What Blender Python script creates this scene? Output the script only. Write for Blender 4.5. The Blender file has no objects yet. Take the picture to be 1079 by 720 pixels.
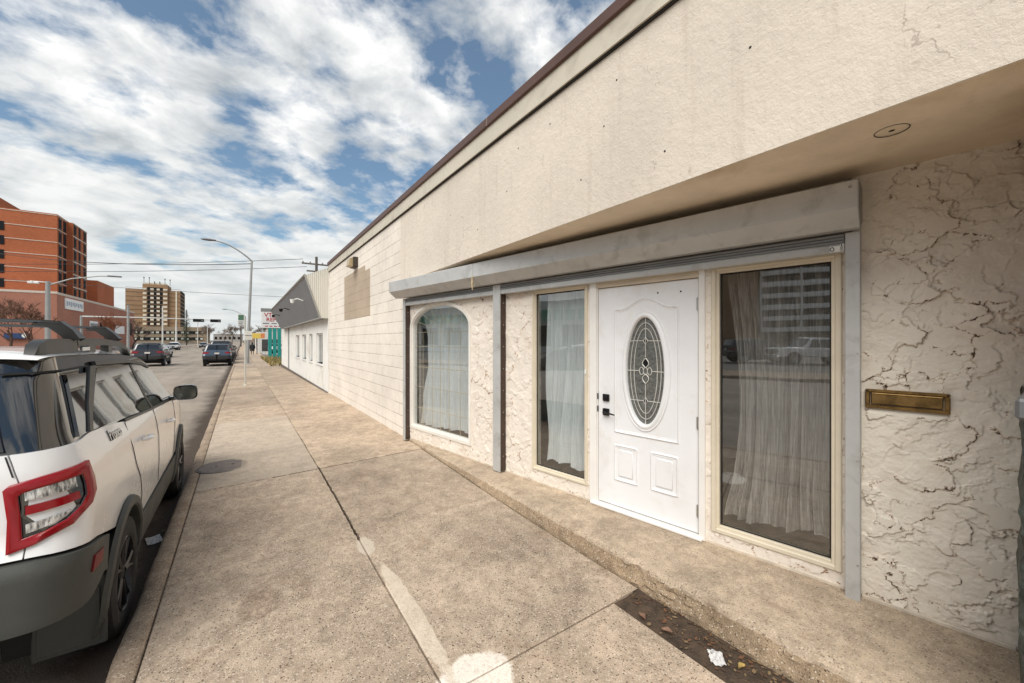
import bpy, math, random
from mathutils import Vector, Matrix, noise as mnoise

R = math.radians
scn = bpy.context.scene
COL = scn.collection

# ------------------------------------------------------------------ camera, sky, sun, exposure
CAM_H = 1.68
YAW = R(34.75)
F_PX = 410.0
cam = bpy.data.cameras.new('camera')
cam.sensor_width = 36.0
cam.lens = F_PX / 1079.0 * 36.0
cam.shift_y = -1.5 / 1079.0
cam.clip_start = 0.02
cam.clip_end = 6000.0
camo = bpy.data.objects.new('camera', cam)
camo.location = (0, 0, CAM_H)
camo.rotation_euler = (R(90), 0, -YAW)
COL.objects.link(camo)
scn.camera = camo

SUN_EL, SUN_AZ = 50.0, 236.0       # compass bearing the sun stands at (0 = +Y, 90 = +X)
world = bpy.data.worlds.new('World')
scn.world = world
world.use_nodes = True
wn = world.node_tree
wn.nodes.clear()
wl = wn.links


def wnode(t, **kw):
    n = wn.nodes.new(t)
    for k, v in kw.items():
        setattr(n, k, v)
    return n


def wmath(op, a, b=None, c=None, clamp=False):
    n = wnode('ShaderNodeMath', operation=op)
    n.use_clamp = clamp
    for i, v in enumerate((a, b, c)):
        if v is None:
            continue
        if isinstance(v, (int, float)):
            n.inputs[i].default_value = v
        else:
            wl.new(v, n.inputs[i])
    return n.outputs[0]


def wramp(src, stops):
    n = wnode('ShaderNodeValToRGB')
    cr = n.color_ramp
    while len(cr.elements) < len(stops):
        cr.elements.new(0.5)
    for e, (p, c) in zip(cr.elements, stops):
        e.position = p
        e.color = (c, c, c, 1) if isinstance(c, (int, float)) else (*c, 1)
    wl.new(src, n.inputs[0])
    return n.outputs[0]


def wmix(fac, a, b):
    n = wnode('ShaderNodeMix', data_type='RGBA')
    for sock, v in ((n.inputs[0], fac), (n.inputs[6], a), (n.inputs[7], b)):
        if isinstance(v, (int, float)):
            sock.default_value = v
        elif isinstance(v, tuple):
            sock.default_value = (*v, 1)
        else:
            wl.new(v, sock)
    return n.outputs[2]


def wnoise(vec, scale, detail=6, rough=0.55, dist=0.0):
    n = wnode('ShaderNodeTexNoise')
    n.inputs['Scale'].default_value = scale
    n.inputs['Detail'].default_value = detail
    n.inputs['Roughness'].default_value = rough
    n.inputs['Distortion'].default_value = dist
    wl.new(vec, n.inputs['Vector'])
    return n.outputs[0]


sky = wnode('ShaderNodeTexSky', sky_type='NISHITA')
sky.sun_disc = False
sky.sun_elevation = R(SUN_EL)
sky.sun_rotation = R(SUN_AZ)
sky.air_density = 1.0
sky.dust_density = 1.0
geo = wnode('ShaderNodeTexCoord').outputs['Generated']
sep = wnode('ShaderNodeSeparateXYZ')
wl.new(geo, sep.inputs[0])
dz = wmath('MAXIMUM', sep.outputs[2], 0.0)
den = wmath('ADD', dz, 0.20)
comb = wnode('ShaderNodeCombineXYZ')
wl.new(wmath('DIVIDE', sep.outputs[0], den), comb.inputs[0])
wl.new(wmath('DIVIDE', sep.outputs[1], den), comb.inputs[1])
mapn = wnode('ShaderNodeMapping')
mapn.inputs['Rotation'].default_value = (0, 0, R(-38))
mapn.inputs['Scale'].default_value = (1.15, 1.25, 1.0)
mapn.inputs['Location'].default_value = (3.1, 1.4, 0.0)
wl.new(comb.outputs[0], mapn.inputs[0])
big = wnoise(mapn.outputs[0], 0.85, 4, 0.55, 0.3)
puff = wnoise(mapn.outputs[0], 3.3, 10, 0.54, 0.05)
fine = wnoise(mapn.outputs[0], 5.0, 8, 0.65, 0.4)
m = wmath('ADD', wmath('MULTIPLY', big, 0.42), wmath('MULTIPLY', puff, 0.58))
m = wmath('ADD', m, wmath('MULTIPLY', wmath('SUBTRACT', fine, 0.5), 0.24))
lowband = wramp(dz, [(0.0, 0.22), (0.25, 0.05), (0.6, 0.0)])
lowband = wmath('SUBTRACT', lowband, 0.012)
m = wmath('ADD', m, lowband)
cover = wramp(m, [(0.445, 0.0), (0.495, 0.55), (0.55, 1.0)])
shade_n = wnoise(mapn.outputs[0], 3.4, 8, 0.58, 0.3)
shade = wramp(shade_n, [(0.30, 0.0), (0.62, 1.0)])
skyc = wnode('ShaderNodeMix', data_type='RGBA', blend_type='MULTIPLY')
skyc.inputs[0].default_value = 1.0
wl.new(sky.outputs[0], skyc.inputs[6])
skyc.inputs[7].default_value = (0.78, 0.92, 0.92, 1)
CLOUD_LIT = (7.4, 7.4, 7.3)
CLOUD_DIM = (2.9, 3.25, 3.55)
cloudc = wmix(shade, CLOUD_DIM, CLOUD_LIT)
hz = wramp(dz, [(0.0, 0.85), (0.16, 0.55), (0.42, 0.0)])
cloudc = wmix(hz, cloudc, (5.3, 5.55, 5.5))
blue = wmix(0.12, skyc.outputs[2], (3.0, 3.5, 3.9))
col = wmix(cover, blue, cloudc)
bg = wnode('ShaderNodeBackground')
wl.new(col, bg.inputs[0])
bg.inputs[1].default_value = 0.085
wo = wnode('ShaderNodeOutputWorld')
wl.new(bg.outputs[0], wo.inputs[0])

sun = bpy.data.lights.new('sun', 'SUN')
sun.energy = 2.2
sun.angle = R(48)
sun.color = (1.0, 0.95, 0.87)
suno = bpy.data.objects.new('sun', sun)
_az, _el = R(SUN_AZ), R(SUN_EL)
_sd = Vector((math.sin(_az) * math.cos(_el), math.cos(_az) * math.cos(_el), math.sin(_el)))
suno.rotation_euler = _sd.to_track_quat('Z', 'Y').to_euler()
suno.location = _sd * 50
COL.objects.link(suno)

scn.view_settings.view_transform = 'Standard'
scn.view_settings.look = 'None'
scn.view_settings.gamma = 1.0
scn.view_settings.use_curve_mapping = False
scn.view_settings.exposure = 0.74


# ------------------------------------------------------------------ helpers: meshes
class MB:
    def __init__(s):
        s.v, s.f, s.m = [], [], []
        s.smooth = False

    def vert(s, p):
        s.v.append(tuple(p))
        return len(s.v) - 1

    def face(s, ids, m=0):
        s.f.append(tuple(ids))
        s.m.append(m)

    def poly(s, pts, m=0):
        s.face([s.vert(p) for p in pts], m)

    def box(s, x0, x1, y0, y1, z0, z1, m=0):
        i = [s.vert(p) for p in ((x0, y0, z0), (x1, y0, z0), (x1, y1, z0), (x0, y1, z0),
                                 (x0, y0, z1), (x1, y0, z1), (x1, y1, z1), (x0, y1, z1))]
        for q in ((0, 3, 2, 1), (4, 5, 6, 7), (0, 1, 5, 4), (1, 2, 6, 5), (2, 3, 7, 6), (3, 0, 4, 7)):
            s.face([i[k] for k in q], m)
        return s

    def bbox(s, x0, x1, y0, y1, z0, z1, b=0.005, m=0):
        """box with chamfered edges"""
        b = min(b, (x1 - x0) * .45, (y1 - y0) * .45, (z1 - z0) * .45)
        xs, ys, zs = (x0, x1), (y0, y1), (z0, z1)
        c = {}
        for i in (0, 1):
            for j in (0, 1):
                for k in (0, 1):
                    sx, sy, sz = (1, -1)[i] * b, (1, -1)[j] * b, (1, -1)[k] * b
                    c[i, j, k] = (s.vert((xs[i], ys[j] + sy, zs[k] + sz)),
                                  s.vert((xs[i] + sx, ys[j], zs[k] + sz)),
                                  s.vert((xs[i] + sx, ys[j] + sy, zs[k])))
        ring = ((0, 0), (1, 0), (1, 1), (0, 1))
        for i in (0, 1):
            q = [c[i, a, d][0] for a, d in ring]
            s.face(q if i else q[::-1], m)
            q = [c[a, i, d][1] for a, d in ring]
            s.face(q[::-1] if i else q, m)
            q = [c[a, d, i][2] for a, d in ring]
            s.face(q if i else q[::-1], m)
        for a in (0, 1):
            for d in (0, 1):
                s.face([c[a, d, 0][0], c[a, d, 1][0], c[a, d, 1][1], c[a, d, 0][1]], m)
                s.face([c[a, 0, d][0], c[a, 1, d][0], c[a, 1, d][2], c[a, 0, d][2]], m)
                s.face([c[0, a, d][1], c[1, a, d][1], c[1, a, d][2], c[0, a, d][2]], m)
        for key, t in c.items():
            s.face(t, m)
        return s

    def grid(s, rows, m=0, closed_u=False, flip=False):
        ids = [[s.vert(p) for p in r] for r in rows]
        nu = len(rows[0])
        for a in range(len(rows) - 1):
            for b in range(nu if closed_u else nu - 1):
                b2 = (b + 1) % nu
                q = [ids[a][b], ids[a][b2], ids[a + 1][b2], ids[a + 1][b]]
                s.face(q[::-1] if flip else q, m)
        return ids

    def tube(s, pts, rad, n=8, m=0, caps=True, closed=False):
        pts = [Vector(p) for p in pts]
        if not isinstance(rad, (list, tuple)):
            rad = [rad] * len(pts)
        N = len(pts)
        rows = []
        up = None
        for i, p in enumerate(pts):
            if closed:
                d = pts[(i + 1) % N] - pts[i - 1]
            else:
                d = pts[min(i + 1, N - 1)] - pts[max(i - 1, 0)]
            d.normalize()
            if up is None:
                up = Vector((0, 0, 1)) if abs(d.z) < .9 else Vector((1, 0, 0))
            a = d.cross(up)
            if a.length < 1e-6:
                a = d.cross(Vector((0, 1, 0)))
            a.normalize()
            b = a.cross(d).normalized()
            up = b
            rows.append([tuple(p + (a * math.cos(t) + b * math.sin(t)) * rad[i])
                         for t in [2 * math.pi * k / n for k in range(n)]])
        if closed:
            rows.append(rows[0])
        ids = s.grid(rows, m, closed_u=True)
        if caps and not closed:
            s.face(ids[0][::-1], m)
            s.face(ids[-1], m)
        return s

    def prism(s, outline, axis, a, b, m=0):
        """outline: 2-D points; axis: which coordinate runs from a to b"""
        def P(q, t):
            l = list(q)
            l.insert(axis, t)
            return l
        A = [s.vert(P(q, a)) for q in outline]
        B = [s.vert(P(q, b)) for q in outline]
        s.face(A[::-1], m)
        s.face(B, m)
        n = len(outline)
        for i in range(n):
            s.face([A[i], A[(i + 1) % n], B[(i + 1) % n], B[i]], m)
        return s

    def lathe(s, prof, n=24, m=0, axis=2, c=(0, 0, 0)):
        """prof: (radius, height) pairs round an axis"""
        rows = []
        for r, h in prof:
            row = []
            for k in range(n):
                t = 2 * math.pi * k / n
                q = [r * math.cos(t), r * math.sin(t)]
                q.insert(axis, h)
                row.append((q[0] + c[0], q[1] + c[1], q[2] + c[2]))
            rows.append(row)
        s.grid(rows, m, closed_u=True)
        return s

    def build(s, name, mats, parent=None, smooth=None, auto=35, fix=True):
        me = bpy.data.meshes.new(name)
        me.from_pydata(s.v, [], s.f)
        if not isinstance(mats, (list, tuple)):
            mats = [mats]
        for mm in mats:
            me.materials.append(mm)
        for p, mi in zip(me.polygons, s.m):
            p.material_index = mi
        me.validate()
        if fix:
            import bmesh
            bm = bmesh.new()
            bm.from_mesh(me)
            bmesh.ops.remove_doubles(bm, verts=bm.verts, dist=1e-5)
            bmesh.ops.recalc_face_normals(bm, faces=bm.faces)
            bm.to_mesh(me)
            bm.free()
        sm = s.smooth if smooth is None else smooth
        if sm:
            for p in me.polygons:
                p.use_smooth = True
            try:
                me.set_sharp_from_angle(angle=R(auto))
            except Exception:
                pass
        me.update()
        o = bpy.data.objects.new(name, me)
        COL.objects.link(o)
        if parent:
            o.parent = parent
        return o


def islands(mb, name, mats, parent=None, wrap=None, **k):
    """build every separate piece of mb as a part of its own"""
    par = list(range(len(mb.v)))

    def find(a):
        while par[a] != a:
            par[a] = par[par[a]]
            a = par[a]
        return a
    seen = {}
    for i, p in enumerate(mb.v):
        key = (round(p[0], 5), round(p[1], 5), round(p[2], 5))
        if key in seen:
            par[find(i)] = find(seen[key])
        else:
            seen[key] = i
    for f in mb.f:
        for a in f[1:]:
            par[find(a)] = find(f[0])
    groups = {}
    for fi, f in enumerate(mb.f):
        groups.setdefault(find(f[0]), []).append(fi)
    out = []
    for fl in groups.values():
        q = MB()
        ids = {}
        for fi in fl:
            for a in mb.f[fi]:
                if a not in ids:
                    ids[a] = q.vert(mb.v[a])
            q.face([ids[a] for a in mb.f[fi]], mb.m[fi])
        out.append(wrap(q, name, mats, **k) if wrap else q.build(name, mats, parent, **k))
    return out


def tag(o, label=None, cat=None, group=None, kind=None):
    if label:
        o['label'] = label
    if cat:
        o['category'] = cat
    if group:
        o['group'] = group
    if kind:
        o['kind'] = kind
    return o


def empty(name, loc=(0, 0, 0), rz=0.0, label=None, cat=None, group=None):
    o = bpy.data.objects.new(name, None)
    o.empty_display_size = .2
    o.location = loc
    o.rotation_euler = (0, 0, rz)
    COL.objects.link(o)
    return tag(o, label, cat, group)


def copy_tree(o, parent=None):
    c = o.copy()
    COL.objects.link(c)
    if parent:
        c.parent = parent
    for ch in list(o.children):
        copy_tree(ch, c)
    return c


def text_mesh(name, txt, size, material, parent, mat4, extrude=0.002, bold=0.0, squeeze=1.0):
    cu = bpy.data.curves.new(name, 'FONT')
    cu.body = txt
    cu.size = size
    cu.extrude = extrude
    cu.offset = bold
    cu.align_x = 'CENTER'
    cu.align_y = 'CENTER'
    tmp = bpy.data.objects.new(name, cu)
    COL.objects.link(tmp)
    dg = bpy.context.evaluated_depsgraph_get()
    dg.update()
    me = bpy.data.meshes.new_from_object(tmp.evaluated_get(dg))
    bpy.data.objects.remove(tmp)
    me.name = name
    me.transform(mat4 @ Matrix.Diagonal((squeeze, 1, 1, 1)))
    me.materials.clear()
    me.materials.append(material)
    o = bpy.data.objects.new(name, me)
    COL.objects.link(o)
    o.parent = parent
    return o


# ------------------------------------------------------------------ helpers: materials
class NT:
    def __init__(s, name):
        s.mat = bpy.data.materials.new(name)
        s.mat.use_nodes = True
        s.nt = s.mat.node_tree
        s.nt.nodes.clear()
        s.out = s.nt.nodes.new('ShaderNodeOutputMaterial')
        s.L = s.nt.links

    def n(s, t, **kw):
        q = s.nt.nodes.new(t)
        for k, v in kw.items():
            setattr(q, k, v)
        return q

    def put(s, sock, v):
        if v is None:
            return
        if isinstance(v, (int, float)):
            sock.default_value = v
        elif isinstance(v, tuple):
            sock.default_value = (*v, 1) if len(v) == 3 and sock.type == 'RGBA' else v
        else:
            s.L.new(v, sock)

    def math(s, op, a, b=None, c=None, clamp=False):
        q = s.n('ShaderNodeMath', operation=op)
        q.use_clamp = clamp
        for i, v in enumerate((a, b, c)):
            s.put(q.inputs[i], v)
        return q.outputs[0]

    def mix(s, fac, a, b, blend='MIX'):
        q = s.n('ShaderNodeMix', data_type='RGBA', blend_type=blend)
        s.put(q.inputs[0], fac)
        s.put(q.inputs[6], a)
        s.put(q.inputs[7], b)
        return q.outputs[2]

    def coord(s, scale=(1, 1, 1), rot=(0, 0, 0), loc=(0, 0, 0)):
        tc = s.n('ShaderNodeTexCoord')
        mp = s.n('ShaderNodeMapping')
        mp.inputs['Scale'].default_value = scale
        mp.inputs['Rotation'].default_value = rot
        mp.inputs['Location'].default_value = loc
        s.L.new(tc.outputs['Object'], mp.inputs[0])
        return mp.outputs[0]

    def noise(s, vec, scale, detail=4, rough=.55, dist=0.):
        q = s.n('ShaderNodeTexNoise')
        q.inputs['Scale'].default_value = scale
        q.inputs['Detail'].default_value = detail
        q.inputs['Roughness'].default_value = rough
        q.inputs['Distortion'].default_value = dist
        s.L.new(vec, q.inputs['Vector'])
        return q.outputs[0], q.outputs[1]

    def voro(s, vec, scale, feature='F1', rand=1.0):
        q = s.n('ShaderNodeTexVoronoi', feature=feature)
        q.inputs['Scale'].default_value = scale
        q.inputs['Randomness'].default_value = rand
        s.L.new(vec, q.inputs['Vector'])
        return q.outputs

    def ramp(s, src, stops):
        q = s.n('ShaderNodeValToRGB')
        cr = q.color_ramp
        while len(cr.elements) < len(stops):
            cr.elements.new(.5)
        for e, (p, c) in zip(cr.elements, stops):
            e.position = p
            e.color = (c, c, c, 1) if isinstance(c, (int, float)) else (*c, 1)
        s.L.new(src, q.inputs[0])
        return q.outputs[0]

    def bump(s, h, strength=.3, dist=.01, normal=None):
        q = s.n('ShaderNodeBump')
        q.inputs['Strength'].default_value = strength
        q.inputs['Distance'].default_value = dist
        s.L.new(h, q.inputs['Height'])
        if normal is not None:
            s.L.new(normal, q.inputs['Normal'])
        return q.outputs[0]

    def bsdf(s, color, rough=.8, metal=0., normal=None, spec=.5, coat=0., trans=0., ior=1.5, emit=None, estr=0.):
        b = s.n('ShaderNodeBsdfPrincipled')
        s.put(b.inputs['Base Color'], color)
        s.put(b.inputs['Roughness'], rough)
        s.put(b.inputs['Metallic'], metal)
        s.put(b.inputs['Specular IOR Level'], spec)
        s.put(b.inputs['Coat Weight'], coat)
        s.put(b.inputs['IOR'], ior)
        if coat:
            b.inputs['Coat Roughness'].default_value = .03
        if normal is not None:
            s.L.new(normal, b.inputs['Normal'])
        if emit:
            s.put(b.inputs['Emission Color'], emit)
            b.inputs['Emission Strength'].default_value = estr
        s.L.new(b.outputs[0], s.out.inputs[0])
        return s.mat


def plain(name, col, rough=.7, metal=0., var=.12, vs=4., bs=0., bscale=60., coat=0., spec=.5, dirt=None, dirt_s=3.):
    t = NT(name)
    c = t.coord()
    n1, _ = t.noise(c, vs, 5, .6)
    f = t.ramp(n1, [(.3, 1 - var), (.7, 1 + var)])
    colo = t.mix(1., tuple(col), f, 'MULTIPLY')
    if dirt:
        n3, _ = t.noise(c, dirt_s, 7, .65, .4)
        colo = t.mix(t.ramp(n3, [(.52, 0.), (.75, .75)]), colo, dirt)
    nn = None
    if bs:
        n2, _ = t.noise(c, bscale, 4, .6)
        nn = t.bump(n2, bs, .01)
    rr = t.math('ADD', rough - .06, t.math('MULTIPLY', n1, .12), clamp=True)
    return t.bsdf(colo, rr, metal, nn, spec, coat)


def clear_glass(name, tint=(.93, .96, .95), ior=1.78, dark=0.0):
    t = NT(name)
    fr = t.n('ShaderNodeFresnel')
    gm = t.n('ShaderNodeNewGeometry')
    t.L.new(t.math('ADD', ior, t.math('MULTIPLY', gm.outputs['Backfacing'], 1. / ior - ior)), fr.inputs['IOR'])
    tr = t.n('ShaderNodeBsdfTransparent')
    t.put(tr.inputs[0], tint)
    gl = t.n('ShaderNodeBsdfGlossy')
    gl.inputs['Roughness'].default_value = 0.0
    t.put(gl.inputs[0], (.96, .98, 1.))
    nz, _ = t.noise(t.coord(), 2.2, 2)
    t.L.new(t.bump(nz, .04, .01), gl.inputs['Normal'])
    mx = t.n('ShaderNodeMixShader')
    fac = t.math('MULTIPLY_ADD', fr.outputs[0], 2.2, .03, clamp=True)
    t.L.new(fac, mx.inputs[0])
    t.L.new(tr.outputs[0], mx.inputs[1])
    t.L.new(gl.outputs[0], mx.inputs[2])
    t.L.new(mx.outputs[0], t.out.inputs[0])
    return t.mat


def car_glass(name, col=(.012, .014, .016)):
    t = NT(name)
    return t.bsdf(col, .02, 0., None, .6, .35, ior=1.6)


M = {}


def concrete(name, base, speck=.5, warm=(.16, .10, .06), bump=.35, patches=False, joints=0.0):
    t = NT(name)
    c = t.coord()
    n1, _ = t.noise(c, 1.3, 6, .62, .3)
    n2, _ = t.noise(c, 7., 6, .65, .2)
    v = t.voro(c, 110.)
    v2 = t.voro(c, 55.)
    n3, _ = t.noise(c, 160., 3, .6)
    f = t.ramp(n1, [(.30, .70), (.5, .98), (.72, 1.2)])
    colo = t.mix(1., base, f, 'MULTIPLY')
    colo = t.mix(1., colo, t.ramp(n2, [(.32, .76), (.68, 1.14)]), 'MULTIPLY')
    n5, _ = t.noise(c, 24., 7, .72, .3)
    colo = t.mix(1., colo, t.ramp(n5, [(.34, .80), (.66, 1.12)]), 'MULTIPLY')
    sp_, _ = t.noise(c, 9., 4, .5)
    colo = t.mix(t.ramp(sp_, [(.715, 0.), (.735, .5)]), colo, tuple(q * .45 for q in base))
    colo = t.mix(1., colo, t.ramp(n3, [(.33, .78), (.66, 1.14)]), 'MULTIPLY')
    # exposed aggregate: pale and dark stones
    cs = t.n('ShaderNodeSeparateColor')
    t.L.new(v[1], cs.inputs[0])
    dark = t.math('MULTIPLY', t.math('GREATER_THAN', cs.outputs[0], .86), t.math('LESS_THAN', v[0], .42))
    pale = t.math('MULTIPLY', t.math('LESS_THAN', cs.outputs[0], .12), t.math('LESS_THAN', v[0], .45))
    colo = t.mix(t.math('MULTIPLY', dark, speck), colo, (.07, .045, .03))
    colo = t.mix(t.math('MULTIPLY', pale, speck), colo, (.62, .54, .45))
    cs2 = t.n('ShaderNodeSeparateColor')
    t.L.new(v2[1], cs2.inputs[0])
    pit = t.math('MULTIPLY', t.math('GREATER_THAN', cs2.outputs[1], .95), t.math('LESS_THAN', v2[0], .3))
    colo = t.mix(t.math('MULTIPLY', pit, speck), colo, (.05, .032, .02))
    # brown stains
    n4, _ = t.noise(c, 2.6, 8, .7, .6)
    colo = t.mix(t.ramp(n4, [(.56, 0.), (.74, .7)]), colo, warm)
    if patches:
        # pale mortar patch and the smear beside the long joint, set out in the pavement's own metres
        sp = t.n('ShaderNodeSeparateXYZ')
        t.L.new(c, sp.inputs[0])
        wob, _ = t.noise(c, 5., 6, .65)
        wv = t.math('MULTIPLY', t.math('SUBTRACT', wob, .5), .34)

        # broken, dirt filled joints
        w9, _ = t.noise(c, 14., 5, .7)
        jj = t.math('MULTIPLY', t.math('SUBTRACT', w9, .5), .05)

        def crack(axis, at, lo, hi, wd):
            o_ = 1 - axis
            d = t.math('ABSOLUTE', t.math('ADD', t.math('SUBTRACT', sp.outputs[axis], at), jj))
            f_ = t.math('LESS_THAN', d, wd)
            f_ = t.math('MULTIPLY', f_, t.math('GREATER_THAN', sp.outputs[o_], lo))
            return t.math('MULTIPLY', f_, t.math('LESS_THAN', sp.outputs[o_], hi))
        for args in ((0, .81, 3.4, 5.6, .011), (1, 5.5, .30, 2.3, .012), (1, 5.5, -.44, .30, .006), (0, .81, 5.5, 8., .004)):
            colo = t.mix(t.math('MULTIPLY', crack(*args), t.ramp(w9, [(.3, .5), (.55, .95)])), colo, (.05, .032, .02))
        def blob(cx, cy, rx, ry):
            dx = t.math('DIVIDE', t.math('SUBTRACT', sp.outputs[0], cx), rx)
            dy = t.math('DIVIDE', t.math('SUBTRACT', sp.outputs[1], cy), ry)
            d = t.math('SQRT', t.math('ADD', t.math('MULTIPLY', dx, dx), t.math('MULTIPLY', dy, dy)))
            d = t.math('ADD', d, t.math('MULTIPLY', wv, 3.4))
            return t.ramp(d, [(.86, 1.), (1.0, 0.)])
        grit, _ = t.noise(c, 42., 5, .7)
        g2 = t.ramp(grit, [(.32, .45), (.5, 1.)])
        colo = t.mix(t.math('MULTIPLY', blob(.95, 1.70, .22, .17), g2), colo, (.80, .73, .64))
        colo = t.mix(t.math('MULTIPLY', blob(.865, 2.36, .062, .66), t.math('MULTIPLY', g2, t.ramp(wob, [(.34, .55), (.56, .95)]))), colo, (.66, .565, .45))
        colo = t.mix(t.math('MULTIPLY', blob(.83, 3.28, .07, .16), t.math('MULTIPLY', g2, .8)), colo, (.60, .52, .42))
        # darker worn marks on the near slab
        colo = t.mix(t.math('MULTIPLY', blob(.10, 2.95, .13, .20), t.ramp(grit, [(.40, .1), (.62, .5)])), colo, (.10, .06, .035))
        colo = t.mix(t.math('MULTIPLY', blob(.34, 3.02, .06, .2), t.ramp(grit, [(.40, .05), (.62, .4)])), colo, (.13, .08, .045))
        sa = t.n('ShaderNodeAttribute', attribute_name='slab_tone')
        colo = t.mix(1., colo, t.ramp(sa.outputs['Fac'], [(0., (.80, .79, .78)), (.5, (1., 1., 1.)), (1., (1.13, 1.11, 1.08))]), 'MULTIPLY')
        # newer, paler slabs farther on
        pal = t.math('MULTIPLY', t.math('GREATER_THAN', sp.outputs[1], 5.52), t.math('LESS_THAN', sp.outputs[1], 9.8))
        pal = t.math('MULTIPLY', pal, t.math('LESS_THAN', sp.outputs[0], .81))
        colo = t.mix(t.math('MULTIPLY', pal, .28), colo, (.60, .53, .44))
    h = t.math('ADD', t.math('MULTIPLY', n3, .6), t.math('MULTIPLY', v[0], .7))
    h = t.math('ADD', h, t.math('MULTIPLY', n2, .8))
    nn = t.bump(h, bump, .006)
    return t.bsdf(colo, .9, 0., nn, .25)


def make_block(name, base, joint, jvis=.55, head=.25):
    t = NT(name)
    c = t.coord()
    sp = t.n('ShaderNodeSeparateXYZ')
    t.L.new(c, sp.inputs[0])
    cb = t.n('ShaderNodeCombineXYZ')
    t.L.new(sp.outputs[1], cb.inputs[0])
    t.L.new(sp.outputs[2], cb.inputs[1])
    br = t.n('ShaderNodeTexBrick')
    br.inputs['Scale'].default_value = 1.
    br.inputs['Brick Width'].default_value = .4
    br.inputs['Row Height'].default_value = .2
    br.inputs['Mortar Size'].default_value = .0058
    br.inputs['Mortar Smooth'].default_value = .5
    t.put(br.inputs['Color1'], (.5, .5, .5))
    t.put(br.inputs['Color2'], (.58, .58, .58))
    t.L.new(cb.outputs[0], br.inputs['Vector'])
    zf = t.math('FRACT', t.math('DIVIDE', sp.outputs[2], .2))
    bed = t.math('ADD', t.math('LESS_THAN', zf, .03), t.math('GREATER_THAN', zf, .97), clamp=True)
    n1, _ = t.noise(c, 1.1, 5, .6, .2)
    n2, _ = t.noise(c, 9., 6, .65)
    n3, _ = t.noise(c, 2.3, 3, .5)
    nf, _ = t.noise(c, 130., 4, .65)
    bedv = t.math('MULTIPLY', bed, t.ramp(n3, [(.3, .25), (.6, 1.)]))
    headv = t.math('MULTIPLY', br.outputs['Fac'], t.ramp(n3, [(.5, head * .2), (.62, head * 2.2)]))
    j = t.math('MAXIMUM', t.math('MULTIPLY', br.outputs['Fac'], bedv), headv, clamp=True)
    colo = t.mix(1., base, t.ramp(n1, [(.3, .88), (.7, 1.08)]), 'MULTIPLY')
    colo = t.mix(1., colo, t.ramp(n2, [(.3, .93), (.7, 1.05)]), 'MULTIPLY')
    wear, _ = t.noise(c, 3.4, 8, .72, .4)
    colo = t.mix(t.ramp(wear, [(.62, 0.), (.78, .45)]), colo, (.36, .27, .20))
    colo = t.mix(t.math('MULTIPLY', j, jvis), colo, joint)
    h = t.math('SUBTRACT', t.math('MULTIPLY', nf, .25), t.math('MULTIPLY', j, 1.0))
    return t.bsdf(colo, .85, 0., t.bump(h, .55, .01), .25)


def make_stucco(name, base):
    t = NT(name)
    c = t.coord()
    n1, _ = t.noise(c, .8, 6, .6, .3)
    n2, _ = t.noise(c, 60., 5, .7)
    n3, _ = t.noise(c, 14., 5, .6)
    colo = t.mix(1., base, t.ramp(n1, [(.3, .90), (.7, 1.07)]), 'MULTIPLY')
    # faint vertical weather streaks
    cs = t.coord((1., 6., .35))
    st, _ = t.noise(cs, 2.0, 6, .6)
    colo = t.mix(t.ramp(st, [(.55, 0.), (.8, .28)]), colo, (.34, .27, .21))
    sc, _ = t.noise(c, 5., 9, .75, .8)
    colo = t.mix(t.ramp(sc, [(.62, 0.), (.70, .5)]), colo, (.36, .30, .24))
    # hairline cracks and grey grime freckles
    _, w1 = t.noise(c, 2.2, 5, .65)
    wv = t.n('ShaderNodeVectorMath', operation='MULTIPLY_ADD')
    t.L.new(w1, wv.inputs[0])
    wv.inputs[1].default_value = (.5, .5, .5)
    t.L.new(c, wv.inputs[2])
    e = t.voro(wv.outputs[0], .9, 'DISTANCE_TO_EDGE')[0]
    gate, _ = t.noise(c, 1.7, 4, .6)
    hair = t.math('MULTIPLY', t.math('LESS_THAN', e, .0035), t.ramp(gate, [(.52, 0.), (.64, .55)]))
    colo = t.mix(hair, colo, (.25, .19, .15))
    fk, _ = t.noise(c, 26., 6, .75, .3)
    fg, _ = t.noise(c, .9, 5, .65, .4)
    colo = t.mix(t.math('MULTIPLY', t.ramp(fk, [(.60, 0.), (.68, .6)]), t.ramp(fg, [(.42, 0.), (.62, 1.)])), colo, (.40, .34, .28))
    h = t.math('ADD', t.math('MULTIPLY', n2, .7), t.math('MULTIPLY', n3, 1.1))
    return t.bsdf(colo, .88, 0., t.bump(h, .5, .014), .2)


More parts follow.
